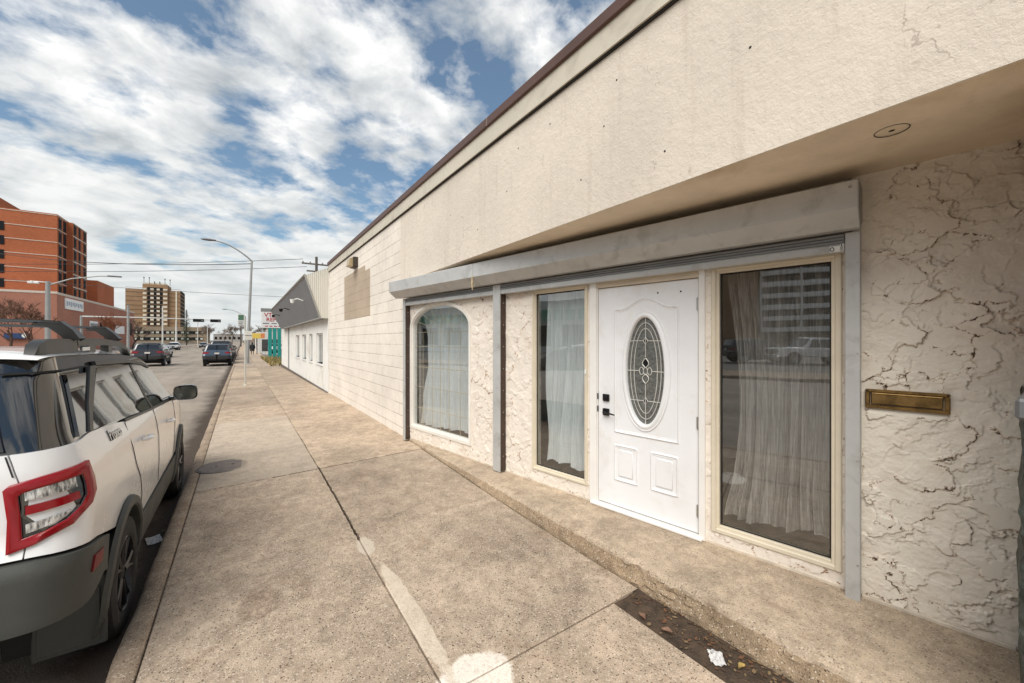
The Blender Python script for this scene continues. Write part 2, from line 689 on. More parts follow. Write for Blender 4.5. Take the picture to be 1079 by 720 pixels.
def make_trowel(name, base, crack=(.085, .05, .03), scale=4.2, cw=.012):
    """skip-trowelled rock stucco: torn ridges with dirt lodged in the tears"""
    t = NT(name)
    c = t.coord((1., 1., 1.35))
    _, w1 = t.noise(c, 3.2, 4, .6)
    _, w2 = t.noise(c, 11., 4, .6)

    def warp(vec, w, a):
        sb = t.n('ShaderNodeVectorMath', operation='SUBTRACT')
        t.L.new(w, sb.inputs[0])
        sb.inputs[1].default_value = (.5, .5, .5)
        sc = t.n('ShaderNodeVectorMath', operation='SCALE')
        t.L.new(sb.outputs[0], sc.inputs[0])
        sc.inputs[3].default_value = a
        ad = t.n('ShaderNodeVectorMath', operation='ADD')
        t.L.new(vec, ad.inputs[0])
        t.L.new(sc.outputs[0], ad.inputs[1])
        return ad.outputs[0]
    cw1 = warp(warp(c, w1, .42), w2, .16)
    e1 = t.voro(cw1, scale, 'DISTANCE_TO_EDGE')[0]
    k1, _ = t.noise(c, scale * 1.15, 4, .6, .3)
    k2, _ = t.noise(c, scale * 1.6, 4, .6, .2)
    # broken tears: only stretches of the plate edges are open, their width comes and goes
    wv = t.math('MULTIPLY', t.ramp(k1, [(.50, 0.), (.60, .55), (.72, 1.)]), cw * 2.2)
    c1 = t.math('SUBTRACT', 1., t.math('DIVIDE', e1, t.math('ADD', wv, .0004)), clamp=True)
    rn, _ = t.noise(cw1, scale * 1.5, 4, .55, .4)
    rd = t.math('ABSOLUTE', t.math('SUBTRACT', rn, .5))
    wv2 = t.math('MULTIPLY', t.ramp(k2, [(.53, 0.), (.66, 1.)]), cw * 1.5)
    c2 = t.math('SUBTRACT', 1., t.math('DIVIDE', rd, t.math('ADD', wv2, .0003)), clamp=True)
    ck = t.math('MAXIMUM', c1, c2)
    n1, _ = t.noise(c, 1.6, 6, .62)
    n3, _ = t.noise(cw1, scale * 1.9, 7, .6, .5)
    n4, _ = t.noise(c, 90., 4, .6)
    colo = t.mix(1., base, t.ramp(n1, [(.3, .90), (.7, 1.06)]), 'MULTIPLY')
    stain, _ = t.noise(c, 2.4, 9, .72, .5)
    colo = t.mix(t.ramp(stain, [(.55, 0.), (.80, .6)]), colo, (.44, .30, .19))
    # feathered plate edges hold a little grime
    gr_ = t.math('MULTIPLY', t.ramp(e1, [(0., 1.), (.035, .25), (.09, 0.)]), t.ramp(k1, [(.44, 0.), (.62, .55)]))
    colo = t.mix(gr_, colo, (.36, .255, .17))
    colo = t.mix(t.math('MULTIPLY', ck, .95), colo, crack)
    cv = t.n('ShaderNodeSeparateColor')
    t.L.new(t.voro(cw1, scale)[1], cv.inputs[0])
    plate = t.ramp(e1, [(0., 0.), (.05, .7), (.22, 1.)])
    h = t.math('ADD', t.math('MULTIPLY', plate, t.math('MULTIPLY_ADD', cv.outputs[0], .9, .15)), t.math('MULTIPLY', n3, 1.5))
    h = t.math('ADD', h, t.math('MULTIPLY', n4, .06))
    h = t.math('SUBTRACT', h, t.math('MULTIPLY', ck, .5))
    return t.bsdf(colo, .8, 0., t.bump(h, .9, .02), .3)


def make_brick(name, a, b, mortar, bw=.3, rh=.1):
    t = NT(name)
    c = t.coord()
    sp = t.n('ShaderNodeSeparateXYZ')
    t.L.new(c, sp.inputs[0])
    cb = t.n('ShaderNodeCombineXYZ')
    t.L.new(t.math('ADD', sp.outputs[0], sp.outputs[1]), cb.inputs[0])
    t.L.new(sp.outputs[2], cb.inputs[1])
    br = t.n('ShaderNodeTexBrick')
    br.inputs['Scale'].default_value = 1.
    br.inputs['Brick Width'].default_value = bw
    br.inputs['Row Height'].default_value = rh
    br.inputs['Mortar Size'].default_value = .008
    t.put(br.inputs['Color1'], a)
    t.put(br.inputs['Color2'], b)
    t.put(br.inputs['Mortar'], mortar)
    t.L.new(cb.outputs[0], br.inputs['Vector'])
    n1, _ = t.noise(c, .12, 6, .6)
    colo = t.mix(1., br.outputs[0], t.ramp(n1, [(.3, .85), (.7, 1.12)]), 'MULTIPLY')
    return t.bsdf(colo, .9, 0., None, .2)


M['sidewalk'] = concrete('pavement_concrete', (.475, .375, .283), .85, (.22, .14, .085), .55, patches=True)
M['kerb'] = concrete('kerb_concrete', (.38, .29, .21), .8, (.22, .12, .06), .6)
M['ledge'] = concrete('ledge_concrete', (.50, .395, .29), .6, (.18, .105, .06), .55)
M['ledge_face'] = concrete('ledge_face_concrete', (.38, .28, .185), .8, (.13, .075, .04), .9)  # rough stained face, tone darkened in place of shading between face and top
M['soil'] = plain('joint_soil', (.062, .042, .028), .95, var=.4, vs=30, bs=.8, bscale=90)
M['soil_strip'] = plain('gutter_soil', (.075, .05, .032), .95, var=.5, vs=14, bs=1., bscale=70, dirt=(.02, .014, .010), dirt_s=7)
M['mortar'] = plain('flashing_strip', (.62, .54, .44), .7, var=.2, vs=9)


def make_asphalt():
    t = NT('asphalt')
    c = t.coord()
    n1, _ = t.noise(c, .5, 6, .6, .3)
    cl = t.coord((1.6, .09, 1.))
    ln, _ = t.noise(cl, 1.2, 5, .6, .2)
    v = t.voro(c, 90.)
    cs = t.n('ShaderNodeSeparateColor')
    t.L.new(v[1], cs.inputs[0])
    n3, _ = t.noise(c, 120., 4, .6)
    colo = t.mix(1., (.31, .262, .212), t.ramp(n1, [(.3, .75), (.7, 1.2)]), 'MULTIPLY')
    colo = t.mix(1., colo, t.ramp(ln, [(.3, .78), (.7, 1.2)]), 'MULTIPLY')
    colo = t.mix(t.math('MULTIPLY', t.math('GREATER_THAN', cs.outputs[0], .8), .4), colo, (.36, .31, .26))
    colo = t.mix(1., colo, t.ramp(n3, [(.3, .7), (.7, 1.2)]), 'MULTIPLY')
    # gutter line: dark wet grit along the kerb
    sp = t.n('ShaderNodeSeparateXYZ')
    t.L.new(c, sp.inputs[0])
    wob, _ = t.noise(c, 1.6, 7, .7)
    gx = t.math('ADD', sp.outputs[0], t.math('MULTIPLY', t.math('SUBTRACT', wob, .5), .55))
    g = t.ramp(t.math('MULTIPLY_ADD', gx, .5, 1.), [(.50, 0.), (.64, .9)])
    colo = t.mix(g, colo, (.045, .030, .021))
    h = t.math('ADD', n3, t.math('MULTIPLY', v[0], .8))
    return t.bsdf(colo, .86, 0., t.bump(h, .5, .008), .3)


M['asphalt'] = make_asphalt()
M['block'] = make_block('painted_block', (.81, .745, .665), (.33, .26, .20), .95, .35)
M['bare_block'] = make_block('bare_block', (.47, .38, .29), (.24, .18, .13), .7, .25)
M['stucco'] = make_stucco('fascia_stucco', (.72, .645, .55))
M['soffit'] = plain('soffit_paint', (.78, .66, .51), .8, var=.18, vs=1.4, bs=.2, bscale=40, dirt=(.50, .35, .19), dirt_s=1.0)
M['trowel'] = make_trowel('rock_stucco', (.80, .725, .645))
M['trowel_small'] = make_trowel('rock_stucco_piers', (.84, .755, .665), (.34, .20, .12), 12., .016)
M['coping'] = plain('brown_coping', (.10, .050, .036), .45, var=.12, vs=2)
M['cream'] = plain('cream_band', (.60, .55, .45), .5, var=.08, vs=1.5, dirt=(.36, .31, .25))
M['dark'] = plain('dark_gap_shade', (.018, .014, .012), .8)  # real holes, and the painted shadow line below the roof band
M['track'] = plain('shutter_track', (.055, .032, .022), .55, var=.3, vs=12)
M['shutter'] = plain('shutter_grey', (.50, .50, .49), .42, metal=.15, var=.07, vs=5, spec=.5, dirt=(.30, .29, .27), dirt_s=6)
M['shutter_dk'] = plain('shutter_slat', (.24, .245, .25), .5, metal=.2, var=.08)
M['frame'] = plain('window_cream_vinyl', (.66, .585, .46), .5, var=.06, vs=6)
M['frame_white'] = plain('window_white_vinyl', (.78, .74, .68), .45, var=.05, vs=6)
M['door'] = plain('door_white', (.80, .80, .81), .42, var=.04, vs=2.2, dirt=(.66, .63, .58), dirt_s=2.4)
M['jamb'] = plain('jamb_white', (.80, .775, .74), .5, var=.05)
M['jamb_cream'] = plain('jamb_cream', (.62, .53, .41), .55, var=.06)
M['black'] = plain('black_hardware', (.012, .012, .013), .35, metal=.3)
M['steel'] = plain('brushed_steel', (.45, .44, .42), .4, metal=.9)
M['came'] = plain('leaded_came', (.68, .66, .62), .45, metal=.3)
M['brass'] = plain('aged_brass', (.27, .17, .065), .38, metal=.85, var=.4, vs=14, dirt=(.05, .032, .015), dirt_s=20)
M['white'] = plain('white_label', (.82, .82, .80), .5, var=.03)
M['glass'] = clear_glass('window_glass')
M['room'] = plain('room_paint', (.45, .43, .40), .9)
M['room_floor'] = plain('room_floor', (.10, .08, .06), .7)
M['roof'] = plain('roof_felt', (.10, .09, .085), .9)


def make_oval_glass():
    t = NT('textured_door_glass')
    c = t.coord()
    v = t.voro(c, 55., 'SMOOTH_F1')
    n, _ = t.noise(c, 38., 5, .7, .8)
    h = t.math('ADD', v[0], n)
    colo = t.mix(t.ramp(n, [(.3, 0.), (.7, 1.)]), (.035, .036, .032), (.20, .205, .19))
    return t.bsdf(colo, .12, 0., t.bump(h, .5, .008), .8, .3)


M['oval_glass'] = make_oval_glass()


def make_sheer(name='sheer_curtain', col=(.93, .92, .91), lo=.02, hi=.22):
    t = NT(name)
    c = t.coord((1., 1., .06))
    n, _ = t.noise(c, 70., 3, .6)
    df = t.n('ShaderNodeBsdfDiffuse')
    t.put(df.inputs[0], col)
    tl = t.n('ShaderNodeBsdfTranslucent')
    t.put(tl.inputs[0], tuple(q * .85 for q in col))
    tr = t.n('ShaderNodeBsdfTransparent')
    m1 = t.n('ShaderNodeMixShader')
    m1.inputs[0].default_value = .3
    t.L.new(df.outputs[0], m1.inputs[1])
    t.L.new(tl.outputs[0], m1.inputs[2])
    m2 = t.n('ShaderNodeMixShader')
    t.L.new(t.ramp(n, [(.35, lo), (.65, hi)]), m2.inputs[0])
    t.L.new(m1.outputs[0], m2.inputs[1])
    t.L.new(tr.outputs[0], m2.inputs[2])
    t.L.new(m2.outputs[0], t.out.inputs[0])
    return t.mat


M['sheer'] = make_sheer(col=(.92, .95, .97))  # cool tint in the cloth stands in for bluish reflections on the left panes
M['sheer_grey'] = make_sheer('sheer_curtain_grey', (.54, .50, .475), .18, .62)


def make_stone():
    t = NT('dark_green_stone')
    c = t.coord()
    n, cc = t.noise(c, 6., 6, .65, .5)
    v = t.voro(c, 9.)
    colo = t.mix(t.ramp(n, [(.35, 0.), (.65, 1.)]), (.018, .026, .022), (.075, .085, .07))
    h = t.math('ADD', n, v[0])
    return t.bsdf(colo, .6, 0., t.bump(h, .9, .03), .4)


M['stone'] = make_stone()


# ------------------------------------------------------------------ ground
def interp(tab, x):
    if x <= tab[0][0]:
        return tab[0][1]
    for (a, b_), (c_, d) in zip(tab[:-1], tab[1:]):
        if x <= c_:
            t = (x - a) / (c_ - a)
            return b_ + (d - b_) * t
    return tab[-1][1]


def xledge(Y):
    return interp([(-1., 2.33), (.8, 2.29), (1.78, 2.262), (3.76, 2.20), (5., 2.19), (6.2, 2.20)], Y)


def fall(Y):
    return -.008 * (min(max(Y, 12.), 62.) - 12.)


def bld_z(Y):
    if Y < 1.7:
        return -.035
    if Y < 5.5:
        k = (Y - 1.7) / 3.8
        return -.035 + .105 * (k * k * (3 - 2 * k))
    if Y < 13:
        return .07 - .02 * (Y - 5.5) / 7.5
    return .05


def gz(X, Y):
    k = min(max((X + .55) / 2.75, 0.), 1.)
    return bld_z(Y) * k + fall(Y)


def road_z(Y):
    return -.17 + fall(Y)


YS_LONG = [-30, -12, -4, 0, 4, 8, 12, 20, 30, 40, 50, 62, 90, 140, 220, 400, 900, 2500]

g = MB()
g.grid([[(x, y, -.62 + (0 if y < 300 else 0)) for x in (-2500, -400, -60, -16, 0, 20, 400, 2500)] for y in (-600, -60, 0, 60, 400, 1500, 4000)])
tag(g.build('ground', plain('far_ground', (.20, .175, .14), .95, var=.2, vs=.05)), kind='structure')

g = MB()
g.grid([[(x, y, road_z(y)) for x in (-15.0, -12, -9, -6, -3, -1.2, -.56)] for y in YS_LONG])
tag(g.build('road', M['asphalt'], smooth=True), kind='structure')

# far pavement and car park across the street
g = MB()
g.grid([[(x, y, road_z(y) + .14) for x in (-19.0, -15.0)] for y in YS_LONG])
g.grid([[(-15.0, y, road_z(y) + z) for z in (-.3, .14)] for y in YS_LONG])
tag(g.build('far_pavement', M['sidewalk']), kind='structure')
g = MB()
g.grid([[(x, y, road_z(y) + .10) for x in (-140.0, -60, -19.0)] for y in YS_LONG])
tag(g.build('car_park', plain('car_park_asphalt', (.15, .135, .12), .9, var=.2, vs=.6)), kind='structure')

# kerb, with a worn rounded nose
random.seed(3)
g = MB()
ys = [(-6 + .11 * i) for i in range(330)] + [30 + 2 * i for i in range(1, 60)] + [160, 220, 400, 800]
rows = []
for y in ys:
    j = mnoise.noise(Vector((0, y * 2.2, 0))) * .012 + mnoise.noise(Vector((3, y * 9, 1))) * .008
    w = mnoise.noise(Vector((7, y * 3.1, 4))) * .012
    b = fall(y)
    # kerb sections butt with a small dark gap
    rows.append([(-.575 + j * .4, y, b - .35), (-.568 + j, y, b - .06), (-.556 + j, y, b - .022 + w * .5),
                 (-.530 + j * .6, y, b + .001), (-.49, y, b + .003), (-.445, y, b + .002), (-.4385, y, b - .004), (-.4385, y, b - .2)])
g.grid(rows)
tag(g.build('kerb', M['kerb'], smooth=True, auto=50), kind='structure')

# pavement: one mesh of slabs with open joints, over dark soil
g = MB()
g.grid([[(x, y, gz(x, y) - .022) for x in (-.5, 0, .81, 1.6, 2.4)] for y in [q * .5 - 6 for q in range(60)] + [26, 40, 62, 140, 400, 900]])
tag(g.build('pavement_bed', M['soil']), kind='structure')

SL = MB()
SLT = []
random.seed(11)


def slab(x0, x1, y0, y1, lift=0.0, tilt=0.0, x1f=None):
    gap = .0028
    x0 += gap; x1 -= gap; y0 += gap; y1 -= gap
    e = .008
    nx = max(2, int((x1 - x0) / .35) + 1)
    ny = max(2, int((y1 - y0) / .35) + 1) if y1 - y0 < 8 else 2
    foll = callable(x1f)
    us = [x0, x0 + e] + [x0 + (x1 - x0) * i / nx for i in range(1, nx)] + [x1 - e, x1]
    vs = [y0, y0 + e] + [y0 + (y1 - y0) * i / ny for i in range(1, ny)] + [y1 - e, y1]
    rows = []
    for b, v in enumerate(vs):
        r = []
        for a, u in enumerate(us):
            if foll:
                u = x0 + (u - x0) * (x1f(v) - x0) / (x1 - x0)
            edge = (a in (0, len(us) - 1)) or (b in (0, len(vs) - 1))
            z = gz(u, v) + lift + tilt * (u - x0) - (.006 if edge else 0)
            jx = mnoise.noise(Vector((u * 5, v * 5, 2))) * .004 if edge and v < 12 else 0
            r.append((u + jx, v + jx, z))
        rows.append(r)
    SL.grid(rows)
    sk = [[(u, v, gz(u, v) - .03) for u in (x0, x1)] for v in (y0, y1)]
    for (a, b, c2, d) in (((x0, y0), (x1, y0), 0, 0), ((x1, y0), (x1, y1), 0, 0), ((x1, y1), (x0, y1), 0, 0), ((x0, y1), (x0, y0), 0, 0)):
        SL.poly([(a[0], a[1], gz(*a) - .03), (b[0], b[1], gz(*b) - .03),
                 (b[0], b[1], gz(*b) - .006 + lift), (a[0], a[1], gz(*a) - .006 + lift)])
    tone = random.random()
    SLT.extend([tone] * (len(SL.v) - len(SLT)))


LJ = [-5, -3.2, -1.4, .0, 1.62, 3.53, 5.50, 6.95, 8.4, 9.85, 11.6, 13.4, 15.2, 17, 18.8, 20.6, 22.4, 24.2, 26, 28, 30, 32, 34, 38, 42, 46, 50, 56, 62, 90, 160, 400]
for a, b in zip(LJ[:-1], LJ[1:]):
    slab(-.4345, .81, a, b)
RJ = [-5, -2.1, -.2, 1.715, 3.53, 5.50, 8.4, 11.2, 14, 17, 20, 24, 28, 32, 36, 42, 50, 62, 90, 160, 400]
for a, b in zip(RJ[:-1], RJ[1:]):
    if b <= 1.72:
        slab(.81, 2.0, a, b, -.004)
    else:
        slab(.81, 2.198 if b < 6.2 else 2.29, a, b, x1f=(lambda v: xledge(v) - .012) if b < 6.2 else None)
pv = SL.build('pavement', M['sidewalk'], fix=False)
pv.data.attributes.new('slab_tone', 'FLOAT', 'POINT').data.foreach_set('value', SLT)
tag(pv, kind='structure')

# soil strip beside the ledge
g = MB()
g.grid([[(x, y, -.052 + mnoise.noise(Vector((x * 9, y * 9, 0))) * .008) for x in (1.99, 2.03, 2.08, 2.13, 2.18, 2.24, 2.32)] for y in [1.73 - .06 * i for i in range(70)]])
tag(g.build('soil_strip', M['soil_strip'], smooth=True), kind='structure')

# manhole cover in the pavement
mh = empty('manhole_cover', (-.19, 6.42, gz(-.19, 6.42)), 0, 'round cast iron manhole cover set in the pavement beside the kerb', 'manhole cover')
b = MB()
b.lathe([(0.0, .0045), (.265, .0045), (.272, .002), (.272, -.02)], 48)
for k in range(9):
    y = -.22 + .055 * k
    hw = math.sqrt(max(.25 ** 2 - y * y, 0))
    b.box(-hw, hw, y - .006, y + .006, .0046, .0065)
b.build('lid', plain('cast_iron', (.19, .155, .135), .7, metal=.1, var=.25, vs=10, bs=.4, bscale=60), mh)
b = MB()
b.lathe([(.276, -.02), (.276, .0025), (.30, .0025), (.304, -.02)], 48)
b.build('rim', plain('manhole_rim', (.10, .085, .075), .7, var=.2), mh)
b = MB()
for q in (-.09, .09):
    b.lathe([(0, .0075), (.014, .0075), (.014, .004)], 12, c=(q, .03, 0))
islands(b, 'pick_hole', M['dark'], mh)

# ------------------------------------------------------------------ the main building
WX = 2.225
LP = Vector((2.215, 6.107, 0.))
SANG = math.atan2(-.9852, .1716)
ZB = .11
SOF = 2.656
building = empty('commercial_building', (WX, 6.0, 0), 0, 'low cream commercial building with angled shopfront recess, white door and brown roof edge', 'building')


def bpart(mb, name, mat, **k):
    o = mb.build(name, mat, building, **k)
    o.matrix_parent_inverse = building.matrix_basis.inverted()
    return o


building.location = (0, 0, 0)


def spart(mb, name, mat, parent=None, **k):
    """part laid out along the angled shopfront: x = along it, y = into the building, z = up"""
    o = mb.build(name, mat, parent or building, **k)
    if parent is None:
        o.location = LP
        o.rotation_euler = (0, 0, SANG)
    return o


b = MB()
b.box(WX, WX + .2, 6.55, 13.15, -.6, 3.80)
b.box(WX + .001, WX + .2, 6.115, 6.55, -.6, SOF)
b.box(WX + .2, 14., 12.95, 13.15, -.6, 3.80)
bpart(b, 'wall', M['block'])
b = MB()
b.box(WX - .003, WX + .01, 8.47, 10.98, 2.2, 3.20)
b.box(WX - .003, WX + .01, 8.87, 10.98, 3.20, 3.33)
bpart(b, 'bare_block_patch', M['bare_block'])
b = MB()
n = 40
b.box(WX, WX + .25, -6., 6.55, SOF, 3.80)
fas = bpart(b, 'fascia', M['stucco'])
# old anchor holes in the fascia
b = MB()
for y, z in ((1.88, 3.56), (1.49, 2.89), (2.24, 2.96), (2.62, 3.58), (.98, 3.24), (3.3, 3.2), (3.9, 2.95), (3.1, 3.56), (4.6, 3.3), (2.0, 3.28), (.55, 3.5)):
    b.lathe([(0, WX - .0015), (.007, WX - .0015), (.008, WX + .01)], 8, axis=0, c=(0, y, z))
islands(b, 'anchor_hole', M['dark'], None, bpart)
b = MB()
b.prism([(WX + .25, SOF), (3.9, SOF + .075), (3.9, SOF + .2), (WX + .25, SOF + .1)], 1, -5.9, 6.3)
b.box(WX + .004, WX + .249, -5.9, 6.11, SOF - .003, SOF + .05)
bpart(b, 'soffit', M['soffit'])
# round blanking plate in the soffit
b = MB()
pts = [(2.48 + .060 * math.cos(t), .48 + .060 * math.sin(t), SOF - .003) for t in [2 * math.pi * k / 32 for k in range(32)]]
b.tube(pts, .0021, 6, closed=True)
b.lathe([(0, SOF - .004), (.011, SOF - .004), (.011, SOF + .03)], 10, c=(2.48, .48, 0))
bpart(b, 'soffit_fixture', M['dark'])
b = MB()
b.prism([(WX - .035, 3.80), (WX - .035, 3.985), (WX + .2, 3.985), (WX + .2, 3.80)], 1, -6.0, 13.16)
bpart(b, 'cream_band', M['cream'])
b = MB()
b.box(WX - .02, WX + .1, -6., 13.155, 3.785, 3.80)
bpart(b, 'shadow_line', M['dark'])  # dark strip painted in for the shadow line beneath the cream band
b = MB()
for y0, y1 in ((-6, -1.5), (-1.495, 1.2), (1.205, 3.6), (3.605, 6.2), (6.205, 9.0), (9.005, 13.18)):
    b.bbox(WX - .06, WX + .3, y0, y1, 3.985, 4.085, .008)
islands(b, 'coping', M['coping'], None, bpart)
b = MB()
b.box(WX + .3, 14., -6., 13.1, 3.86, 3.95)
bpart(b, 'roof', M['roof'])
b = MB()
b.box(13.8, 14., -6., 13., -.6, 3.86)
b.box(3.45, 14., -6.2, -6., -.6, 3.86)
bpart(b, 'rear_wall', M['block'])

# shopfront wall, pierced by three windows and the door
DX0, DX1 = 3.464, 4.533                       # door frame
W2 = (2.695, 3.435, .245, 2.235)
W3 = (4.575, 5.352, .205, 2.245)
W1 = (.057, 1.606, .285)


def arch_pts(s0, s1, zs, za, n=24):
    """left spring round to right spring"""
    cx = .5 * (s0 + s1)
    hw = .5 * (s1 - s0)
    out = []
    for k in range(n + 1):
        t = math.pi * (1 - k / n)
        out.append((cx + hw * math.cos(t), zs + (za - zs) * math.sin(t)))
    return out


TH = .14


def wall_cells(b, s0, s1, z0, z1, holes, m=0):
    xs = sorted({s0, s1, *[h[0] for h in holes], *[h[1] for h in holes]})
    zs = sorted({z0, z1, *[h[2] for h in holes], *[h[3] for h in holes]})
    for x0, x1 in zip(xs[:-1], xs[1:]):
        for za, zb in zip(zs[:-1], zs[1:]):
            cx, cz = .5 * (x0 + x1), .5 * (za + zb)
            if any(h[0] < cx < h[1] and h[2] < cz < h[3] for h in holes):
                continue
            b.box(x0, x1, 0, TH, za, zb, m)


b = MB()
WTOP = 2.74
ZARCH = 2.245
wall_cells(b, 0.0, 5.40, ZB - .25, WTOP, [(W1[0], W1[1], W1[2], ZARCH), (DX0, DX1, -.2, 2.235), W2, W3])
ap = arch_pts(W1[0], W1[1], 1.87, ZARCH)
for (xa, za), (xb, zb) in zip(ap[:-1], ap[1:]):
    if zb < ZARCH - 1e-4 or za < ZARCH - 1e-4:
        b.prism([(xa, za), (xb, zb), (xb, ZARCH), (xa, ZARCH)], 1, 0, TH)
spart(b, 'shopfront_wall', M['trowel_small'])
# torn skip-trowel stucco laid on as real relief: strokes of plaster, each ending in a ragged edge
import numpy as np


def vnoise(x, y, seed):
    xi, yi = np.floor(x).astype(np.int64), np.floor(y).astype(np.int64)
    fx, fy = x - xi, y - yi
    fx, fy = fx * fx * (3 - 2 * fx), fy * fy * (3 - 2 * fy)

    def hsh(a, c_):
        h_ = (a * 374761393 + c_ * 668265263 + seed * 974711) & 0x7fffffff
        h_ = ((h_ ^ (h_ >> 13)) * 1274126177) & 0x7fffffff
        return ((h_ ^ (h_ >> 16)) & 0xffff) / 65535.
    return (hsh(xi, yi) * (1 - fx) + hsh(xi + 1, yi) * fx) * (1 - fy) + (hsh(xi, yi + 1) * (1 - fx) + hsh(xi + 1, yi + 1) * fx) * fy


def fbm(x, y, seed, octv=4, gain=.5):
    a, tot, nrm = 1., 0., 0.
    for o_ in range(octv):
        tot = tot + a * (vnoise(x, y, seed + o_ * 17) - .5)
        nrm += a
        x, y, a = x * 2.07, y * 2.07, a * gain
    return tot / nrm * 2


def trowel_sheet(name, s0, s1, z0, z1, cell, nstroke, smin, smax, mat, keep=None, seed=1, y=-.004, dirt_lo=.35, hgt=.007, flat=None):
    ns, nz_ = int((s1 - s0) / cell) + 1, int((z1 - z0) / cell) + 1
    S_, Z_ = np.meshgrid(np.linspace(s0, s1, ns), np.linspace(z0, z1, nz_))
    H = .002 * fbm(S_ * 4, Z_ * 4, seed)
    D = np.zeros_like(H)
    rng = np.random.default_rng(seed)
    wx = fbm(S_ * 16, Z_ * 16, seed + 5, 5, .62)
    wy = fbm(S_ * 16, Z_ * 16, seed + 9, 5, .62)
    for k in range(nstroke):
        cs_, cz_ = rng.uniform(s0 - .05, s1 + .05), rng.uniform(z0 - .05, z1 + .05)
        L_ = rng.uniform(smin, smax)
        W_ = L_ * rng.uniform(.35, .75)
        a = rng.choice([rng.uniform(-.5, .5), rng.uniform(0, 6.28)])
        m_ = (np.abs(S_ - cs_) < L_ * 1.3) & (np.abs(Z_ - cz_) < L_ * 1.3)
        if not m_.any():
            continue
        ss, zz = S_[m_] - cs_, Z_[m_] - cz_
        ww = .33 * L_
        u = (ss * math.cos(a) + zz * math.sin(a) + wx[m_] * ww) / L_
        v = (-ss * math.sin(a) + zz * math.cos(a) + wy[m_] * ww) / W_
        r = np.sqrt(u * u + v * v)
        ins = r < 1
        # thick torn lip on one side, feathered out to nothing on the other
        lip = np.clip((u + 1) / 2, 0, 1)
        hh = hgt * rng.uniform(.45, 1.1) * lip ** 1.5
        base = H[m_]
        new = np.where(ins, base * .5 + hh, base)
        edge = np.clip(1 - np.abs(r - 1.0) / (.052 * (.08 / L_) ** .5), 0, 1) * (lip > .3) * np.clip((lip - .3) * 3, 0, 1)
        d0 = D[m_]
        D[m_] = np.where(ins, d0 * .2, d0)
        D[m_] = np.maximum(D[m_], edge * rng.uniform(.5, 1.15))
        H[m_] = new
    patch = np.clip((fbm(S_ * 3.2, Z_ * 3.2, seed + 31, 4) + .10 + .18 * fbm(S_ * 13, Z_ * 13, seed + 77, 3)) * 3.4 + dirt_lo, 0, 1)
    D = D * patch * np.clip(.55 + 1.2 * fbm(S_ * 30, Z_ * 30, seed + 3, 3), 0, 1.2)
    H = H + .0006 * fbm(S_ * 60, Z_ * 60, seed + 2, 3) + .0016 * fbm(S_ * 22, Z_ * 22, seed + 41, 4)
    H = np.clip(H, -.004, .024)
    if flat:
        fa, fb, fc, fd = flat
        dd_ = np.maximum(np.maximum(fa - S_, S_ - fb), np.maximum(fc - Z_, Z_ - fd))
        k_ = np.clip(dd_ / .035, 0, 1)
        H = .010 + (H - .010) * k_
    vs_ = np.stack([S_, y - H, Z_], -1).reshape(-1, 3)
    idx = np.arange(ns * nz_).reshape(nz_, ns)
    q = np.stack([idx[:-1, :-1], idx[:-1, 1:], idx[1:, 1:], idx[1:, :-1]], -1).reshape(-1, 4)
    if keep is not None:
        c_ = vs_[q].mean(1)
        q = q[keep(c_[:, 0], c_[:, 2])]
    used = np.unique(q)
    remap = -np.ones(len(vs_), dtype=np.int64)
    remap[used] = np.arange(len(used))
    me = bpy.data.meshes.new(name)
    me.from_pydata(vs_[used].tolist(), [], remap[q].tolist())
    at_ = me.attributes.new('grime', 'FLOAT', 'POINT')
    at_.data.foreach_set('value', np.clip(D.reshape(-1)[used], 0, 1).astype(np.float32))
    me.polygons.foreach_set('use_smooth', [True] * len(me.polygons))
    me.materials.append(mat)
    me.update()
    o = bpy.data.objects.new(name, me)
    COL.objects.link(o)
    o.parent = building
    o.location = LP
    o.rotation_euler = (0, 0, SANG)
    return o


def make_torn(name, base, deep=(.06, .036, .023), soft=(.36, .235, .15)):
    t = NT(name)
    c = t.coord()
    at_ = t.n('ShaderNodeAttribute', attribute_name='grime')
    n1, _ = t.noise(c, 1.5, 6, .62)
    n4, _ = t.noise(c, 120., 4, .6)
    colo = t.mix(1., base, t.ramp(n1, [(.3, .90), (.7, 1.05)]), 'MULTIPLY')
    stain, _ = t.noise(c, 2.2, 9, .72, .5)
    colo = t.mix(t.ramp(stain, [(.54, 0.), (.80, .6)]), colo, (.46, .31, .20))
    colo = t.mix(t.ramp(at_.outputs['Fac'], [(.04, 0.), (.22, .6)]), colo, soft)
    colo = t.mix(t.ramp(at_.outputs['Fac'], [(.28, 0.), (.50, .95)]), colo, deep)
    return t.bsdf(colo, .8, 0., t.bump(n4, .15, .004), .3)


M['torn'] = make_torn('torn_stucco', (.81, .74, .64))
M['torn_small'] = make_torn('torn_stucco_piers', (.80, .725, .64), (.26, .155, .095), (.50, .36, .26))
trowel_sheet('stucco_panel', 5.40, 6.16, ZB - .1, WTOP + .02, .0040, 620, .05, .26, M['torn'], None, 3, -.004, 1.6, .024, (5.461, 5.807, 1.272, 1.384))
b = MB()
b.box(5.40, 6.16, .02, TH, ZB - .1, WTOP)
spart(b, 'panel_backing', M['trowel_small'])


